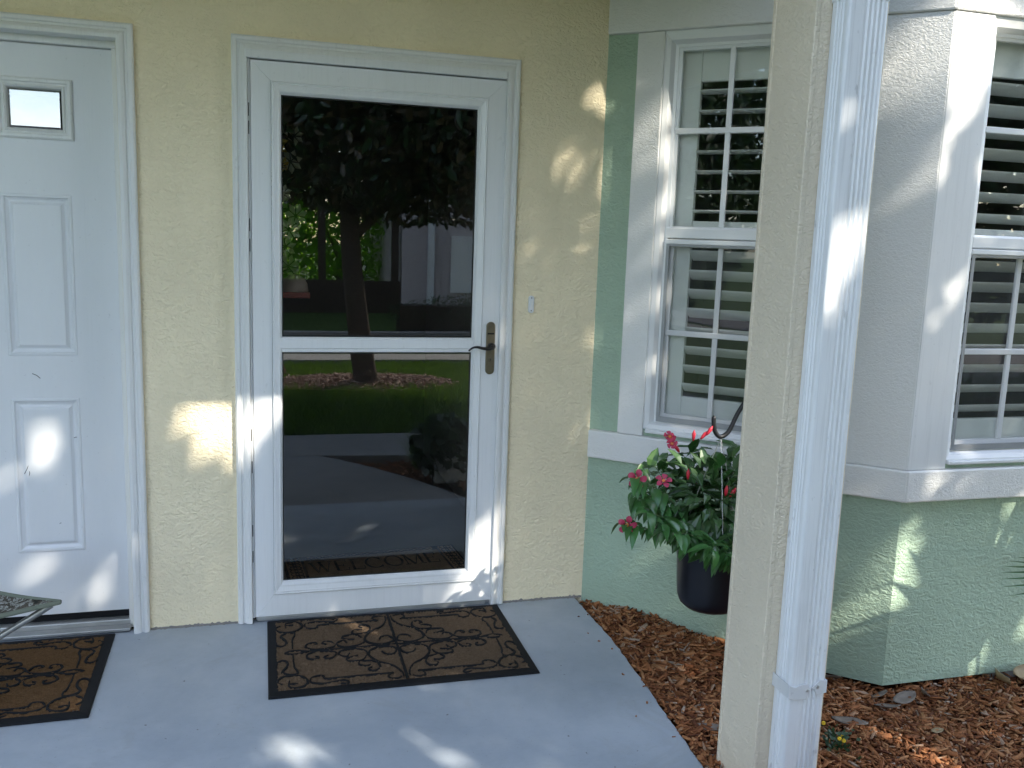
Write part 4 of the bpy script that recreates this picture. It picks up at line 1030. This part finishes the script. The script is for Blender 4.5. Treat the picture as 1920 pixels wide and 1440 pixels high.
MB().tube([(3.25, -1.62, -.2), (3.25, -1.62, .0)], [.07, .05], 10).build('trunk', 'bark', pm)

# ------------------------------------------------------------------ plants and planter in the side bed (seen mirrored in the door)
plt = empty('white_planter', (1.22, -2.02, -.06), 'white planter with leafy geranium on a black wire stand in the bed', 'planter')
MB().box(1.11, 1.33, -2.13, -1.91, -.03, .13).build('box', 'white', plt, bev=.012)
for x in (1.09, 1.35):
    for y in (-2.15, -1.89): MB().tube([(x, y, -.10), (x, y, .16)], .006, 6).build('stand_leg', 'iron', plt)
MB().tube([(1.09, -2.15, .16), (1.35, -2.15, .16), (1.35, -1.89, .16), (1.09, -1.89, .16), (1.09, -2.15, .16)], .006, 6).build('stand_ring', 'iron', plt)
def leafcloud(n, c, r, Lm, parent, m, name='foliage', flat=.0, seed=1, kind=None, clear=None, shape=None, aspect=.42):
    rg = np.random.default_rng(seed); P = []
    c = np.array(c, float); r = np.array(r, float)
    while len(P) < n:
        q = rg.uniform(-1, 1, (n*2, 3)); d = (q**2).sum(1); q = q[d < 1]
        keep = rg.random(len(q)) < (.45+.55*np.sqrt((q**2).sum(1)))
        q = q[keep]; pp_ = c+q*r
        if shape is not None: pp_ = pp_[shape(pp_)]
        P.extend(pp_.tolist())
    P = np.array(P[:n])
    if clear is not None: P = P[clear(P)]
    n = len(P)
    d = rg.normal(0, 1, (n, 3)); d[:, 2] -= flat; d /= np.linalg.norm(d, axis=1)[:, None]
    e = np.cross(d, rg.normal(0, 1, (n, 3))); e /= np.linalg.norm(e, axis=1)[:, None]; nn = np.cross(d, e)
    L = Lm*rg.uniform(.65, 1.2, n)[:, None]; w = L*aspect*.5
    V = np.stack([P-d*L*.5, P-d*L*.12+e*w+nn*w*.35, P+d*L*.22+e*w*.85+nn*w*.3, P+d*L*.5, P+d*L*.22-e*w*.85+nn*w*.3, P-d*L*.12-e*w+nn*w*.35], 1).reshape(-1, 3)
    b = np.arange(n)[:, None]*6; F = np.concatenate([b+np.array([0, 1, 2, 3]), b+np.array([0, 3, 4, 5])], 0)
    if parent is not None: V = V-np.array(parent.location)
    return np_mesh(name, V, F, m, parent, kind)
leafcloud(520, (1.19, -2.04, .17), (.21, .19, .20), .065, plt, 'hedge', seed=5, aspect=.95)
gp = empty('border_grass', (1.10, -2.34, -.05), 'clump of strappy green border grass in the side bed', 'plant')
mb = MB()
for k in range(90):
    a = rr.uniform(0, 6.28); b = Vector((1.10+.04*math.cos(a), -2.34+.04*math.sin(a), -.05)); L = rr.uniform(.18, .34); lean = rr.uniform(.1, .5)
    t = Vector((math.cos(a)*lean, math.sin(a)*lean, 1)).normalized(); s_ = Vector((-math.sin(a), math.cos(a), 0))*.004; i = len(mb.v)
    mid = b+t*L*.6; tip = b+t*L+Vector((math.cos(a), math.sin(a), -.3))*L*.18
    mb.v += [b-s_, b+s_, mid+s_*.8, mid-s_*.8, tip]; mb.f += [[i, i+1, i+2, i+3], [i+3, i+2, i+4]]
mb.build('blades', 'grass', gp, recalc=False)

# ------------------------------------------------------------------ yard: ring, grass, trees, neighbour
def ring_in(x, y): return ((x-1.15)/1.0)**2+((y+6.05)/.62)**2 < 1
v = [(1.15+1.04*math.cos(k*.1309), -6.05+.66*math.sin(k*.1309), -.085) for k in range(48)]
tag(raw('mulch_ring', v+[(1.15, -6.05, -.02)], [(k, (k+1) % 48, 48) for k in range(48)], 'soil'), kind='structure')
V3, F3 = chips(3500, (.1, 2.2, -6.75, -5.35), lambda x, y: -.075+.05*max(0, 1-((x-1.15)/1.0)**2-((y+6.05)/.62)**2), ring_in, .03, .10, 8)
tag(np_mesh('mulch_chips', V3, F3, 'chip2'), 'brown mulch ring round the tree trunk on the lawn', 'mulch', kind='stuff')
n = 46000; gx = rng.uniform(-1.6, 4.6, n); gy = -3.33-4.3*rng.random(n)**1.15
ok = ~(((gx-1.15)/.97)**2+((gy+6.05)/.58)**2 < 1); gx, gy = gx[ok], gy[ok]; n = len(gx)
h = rng.uniform(.05, .13, n)*np.where(gy > -5.6, 1.2, .75); an = rng.uniform(0, 6.283, n); w = .0042
lx, ly = rng.normal(0, .35, n)*h, rng.normal(0, .35, n)*h; cx_, sx_ = np.cos(an)*w, np.sin(an)*w; z0 = np.full(n, -.10)
V = np.stack([np.stack([gx-cx_, gy-sx_, z0], 1), np.stack([gx+cx_, gy+sx_, z0], 1), np.stack([gx+cx_*.7+lx*.5, gy+sx_*.7+ly*.5, z0+h*.6], 1), np.stack([gx+lx, gy+ly, z0+h], 1)], 1).reshape(-1, 3)
tag(np_mesh('grass', V, np.arange(n*4).reshape(-1, 4), 'grass'), 'green lawn grass between the walkway and the street', 'grass', kind='stuff')

# sun gaps in the crowns: light spots on the house front (x, y, z, radius)
SPOTS = [(-.64, .06, .75, .059), (-.66, .06, .59, .055), (-.62, .06, .66, .042), (-.43, .06, .6, .021), (-.7, .06, .22, .065), (-.46, .06, .19, .039), (-.48, .06, .1, .061), (-.58, .06, .11, .035), (-.61, .06, .44, .019), (-.74, .06, .75, .021), (-.1, -.02, .8, .08), (-.03, -.02, .75, .076), (.07, -.02, .77, .064), (.02, -.02, .65, .036), (-.08, -.02, .21, .019), (-.14, -.02, .83, .04), (.93, -.03, .29, .043), (.95, -.03, .14, .065), (.97, -.03, .41, .017), (.88, -.03, .08, .043), (.71, -.03, .05, .026), (.48, -.03, .06, .026), (.97, -.03, .22, .047), (.98, -.04, 0, .026), (.45, -.17, 0, .014), (.16, -.92, 0, .067), (.21, -.96, 0, .046), (.28, -.78, 0, .016), (.51, -.94, 0, .034), (.61, -1.06, 0, .029), (.74, -.98, 0, .019), (.27, -.65, 0, .014), (-.36, -.67, 0, .018), (-.33, -.29, 0, .014), (-.48, -.51, 0, .017), (.1, -.94, 0, .033), (1.32, 0, 2.0, .022), (1.26, 0, 1.69, .020), (1.33, 0, 1.53, .014), (1.43, -.06, 1.86, .030), (1.41, -.04, 1.70, .030), (1.5, -.12, 1.9, .054), (1.52, -.14, 1.71, .046), (1.49, -.11, 2.06, .034), (1.5, -.12, 1.18, .05), (1.42, -.05, 1.13, .038), (1.53, -.15, 2.26, .038), (1.6, -.21, 2.27, .03), (2.18, -.74, 2.19, .036), (2.16, -.72, 1.95, .032), (2.13, -.69, 1.91, .024), (2.16, -.71, 1.62, .032), (2.18, -.74, .41, .037), (2.17, -.72, .23, .042), (2.13, -.69, .18, .03), (1.58, -.19, 1.76, .029), (1.62, -.23, 1.67, .037), (2.27, -.79, 2.01, .081), (2.29, -.79, 2.18, .086), (2.36, -.79, 2.09, .074), (2.39, -.79, 1.71, .025), (2.25, -.79, .45, .058), (2.28, -.79, .4, .042), (2.27, -.79, .3, .05), (2.26, -.79, .23, .03), (2.3, -.79, .65, .018), (2.64, -.79, .4, .036), (2.64, -.79, .12, .077), (2.62, -.79, -.03, .041), (2.63, -.79, .04, .032), (2.82, -.79, .08, .033), (2.21, -.79, 2.16, .06), (2.44, -.79, 2.18, .063), (1.38, -1.47, 1.77, .027), (1.37, -1.47, 1.81, .016), (1.39, -1.47, 1.5, .035), (1.39, -1.47, 1.39, .038), (1.39, -1.47, 1.3, .03), (1.39, -1.47, 1.45, .035), (1.34, -1.4, 1.71, .012), (1.34, -1.4, 1.66, .011), (1.34, -1.4, 1.45, .011), (1.34, -1.4, 1.33, .011), (1.34, -1.4, 1.27, .01), (2.1, -1.22, -.08, .031), (1.99, -1.2, -.08, .019), (1.78, -.4, -.08, .02), (2.12, -1.27, -.08, .023)]
SPOTS += [(-.70, .06, .42, .02), (-.52, .06, .33, .022), (-.55, .06, .70, .018), (-.66, .06, .33, .025), (-.78, .06, .55, .04), (.15, -.02, .86, .03), (.60, -.60, 0, .012), (-.10, -.45, 0, .015), (-.22, -.75, 0, .02), (.40, -.80, 0, .016), (.95, -.75, 0, .016), (1.05, -.95, 0, .014), (.85, -1.15, 0, .022), (-.2, -1.05, 0, .03), (2.33, -.79, 1.95, .03), (2.22, -.76, 1.80, .025), (2.33, -.79, 1.30, .02), (2.45, -.79, .66, .02), (2.5, -.79, .25, .02), (2.72, -.79, .30, .025), (2.4, -.79, .12, .02), (1.47, -.09, .92, .03), (1.55, -.17, 1.45, .03), (1.9, -.49, .35, .03), (1.6, -.22, .25, .03), (2.0, -1.05, -.1, .02), (2.4, -1.1, -.1, .02), (1.55, -.55, -.05, .012), (1.44, -.9, -.03, .015)]
sv = np.array(SUN)
def sun_clear(P):
    keep = np.ones(len(P), bool)
    for x, y, z, r in SPOTS:
        q = P-np.array((x, y, z)); t_ = q@sv; d = np.linalg.norm(q-t_[:, None]*sv, axis=1)
        keep &= d > (r*.62+.016 if y == .06 else r*.74+.028)
    return keep
def limbs(mb, base, top, r0, n, spread, seed, crown):
    rr = random.Random(seed)
    b = Vector(base); t = Vector(top)
    pts = smooth_curve([tuple(b), tuple(b.lerp(t, .25)+Vector((rr.uniform(-.06, .06), 0, 0))), tuple(b.lerp(t, .6)+Vector((rr.uniform(-.1, .1), 0, 0))), tuple(t)], 6)
    m_ = len(pts); mb.tube(pts, [r0*(1.55 if i == 0 else 1.2 if i == 1 else 1.0)*(1-.4*i/m_) for i in range(m_)], 12)
    for k in range(n):
        s = pts[int(m_*(.62+.34*k/n))]; a = k*2.4+rr.random(); e = Vector(crown)+Vector((math.cos(a)*spread*rr.uniform(.5, .9), math.sin(a)*spread*rr.uniform(.5, .9), rr.uniform(-1.4, 1.3)))
        q = smooth_curve([tuple(s), tuple(s.lerp(e, .4)+Vector((0, 0, .25))), tuple(e)], 5); r1 = r0*.42
        mb.tube(q, [r1*(1-.85*i/(len(q)-1)) for i in range(len(q))], 7)
        for j in range(3):
            s2 = q[4+2*j]; e2 = s2+Vector((rr.uniform(-1, 1), rr.uniform(-1, 1), rr.uniform(-.4, .9)))*.8
            mb.tube([s2, s2.lerp(e2, .5)+Vector((0, 0, .06)), e2], [r1*.35, r1*.22, r1*.06], 5)
def tree(loc, top, r0, crown, cr, nleaf, seed, label, bark='bark', leaf='mag', clear=None, Lm=.17, nl=9, cat='tree'):
    t = empty('magnolia_tree' if leaf == 'mag' else 'leafy_tree', loc, label, cat, 'trees in the front yard')
    mb = MB(); limbs(mb, loc, top, r0, nl, min(cr[0], cr[1]), seed, crown); mb.build('trunk', bark, t, smooth=True, recalc=False)
    leafcloud(nleaf, crown, cr, Lm, t, leaf, 'crown', flat=.4, seed=seed, clear=clear)
    return t
tree((1.17, -5.95, -.12), (.98, -6.05, 2.7), .128, (2.0, -5.7, 4.3), (2.45, 2.2, 2.55), 21000, 31, 'magnolia tree with a thick trunk in the mulch ring on the lawn', clear=sun_clear)
lowt = bpy.data.objects['magnolia_tree']
leafcloud(15000, (1.75, -6.0, 2.55), (2.3, 1.5, 1.0), .115, lowt, 'mag', 'crown', flat=.8, seed=38, clear=sun_clear)
tree((5.0, -5.7, -.12), (4.9, -5.5, 3.0), .15, (4.9, -5.25, 5.0), (2.6, 2.3, 2.6), 22000, 32, 'magnolia tree to the right of the ringed one', clear=sun_clear)
tree((.30, -6.75, -.12), (-.1, -7.0, 2.4), .075, (.2, -7.2, 3.6), (1.1, 1.1, 1.6), 3500, 33, 'slender tree with reddish bark behind the mulch ring', bark='bark2', nl=5)
# far side of the street
hd = empty('hedge', (4.5, -11.4, -.1), 'clipped dark green hedge before the mauve neighbouring house', 'hedge')
leafcloud(7000, (5.6, -11.4, .22), (3.6, .42, .42), .07, hd, 'hedge', seed=44)
MB().box(2.3, 9, -11.6, -11.2, -.1, .35).build('hedge_core', 'darkwood', hd)
nb = empty('neighbour_house', (6, -16, -.1), 'mauve stucco house across the street with downpipe and porch', 'house')
MB().box(2.9, 12, -22, -15, -.2, 5.5).build('wall', 'mauve', nb)
MB().box(3.42, 3.55, -14.99, -14.88, -.1, 5.4).build('downpipe', 'gutter', nb, bev=.02)
MB().box(3.9, 4.5, -14.995, -14.96, .35, 1.5).build('window', 'vinyl', nb); MB().box(5.1, 6.2, -14.995, -14.96, .3, 2.1).build('window', 'vinyl', nb)
MB().box(-6, 2.88, -15.2, -15.05, -.1, .55).build('porch_wall', 'darkwood', nb)
for x in (-3.2, -1.6, -.1, 1.25, 2.7): MB().box(x, x+.14, -15.2, -15.06, .552, 2.55).build('porch_post', 'darkwood', nb)
MB().box(-6, 2.88, -15.22, -15.04, 2.552, 2.9).build('porch_beam', 'darkwood', nb)
MB().box(-6, 12.5, -23, -14.6, 5.52, 5.8).build('roof', 'roof', nb)
for i, (x, y, zc, rx, rz_, lab) in enumerate(((-1.0, -19.5, 1.9, 2.6, 2.2, 'bright leafy tree behind the left end of the porch across the street'), (2.0, -19, 1.7, 2.2, 2.0, 'bright leafy tree seen through the porch beside the mauve wall'), (-4.6, -20, 1.4, 2.4, 1.9, 'low bright leafy tree farthest left beyond the street'))):
    tree((x, y, -.12), (x, y, 1.2), .12, (x, y, zc), (rx, 1.5, rz_), 5200, 60+i, lab, leaf='bright', Lm=.20, nl=5)

tree((-9.5, -5.5, -.12), (-9.3, -5.5, 2.0), .18, (-9.2, -5.6, 3.2), (2.5, 2.8, 3.2), 15000, 71, 'round dark tree on the lawn far left of the porch', leaf='hedge', Lm=.24, nl=7)
tree((-8.4, -2.4, -.12), (-8.4, -2.4, 1.6), .14, (-8.6, -2.3, 2.6), (2.0, 2.2, 2.6), 11000, 72, 'smaller dark tree nearest the house on the far left', leaf='hedge', Lm=.22, nl=6)
tree((8.8, -9.0, -.12), (8.8, -9.0, 2.0), .18, (8.8, -9.0, 3.4), (2.8, 2.4, 3.2), 14000, 73, 'dark tree by the sidewalk far right of the bay', leaf='hedge', Lm=.24, nl=7)
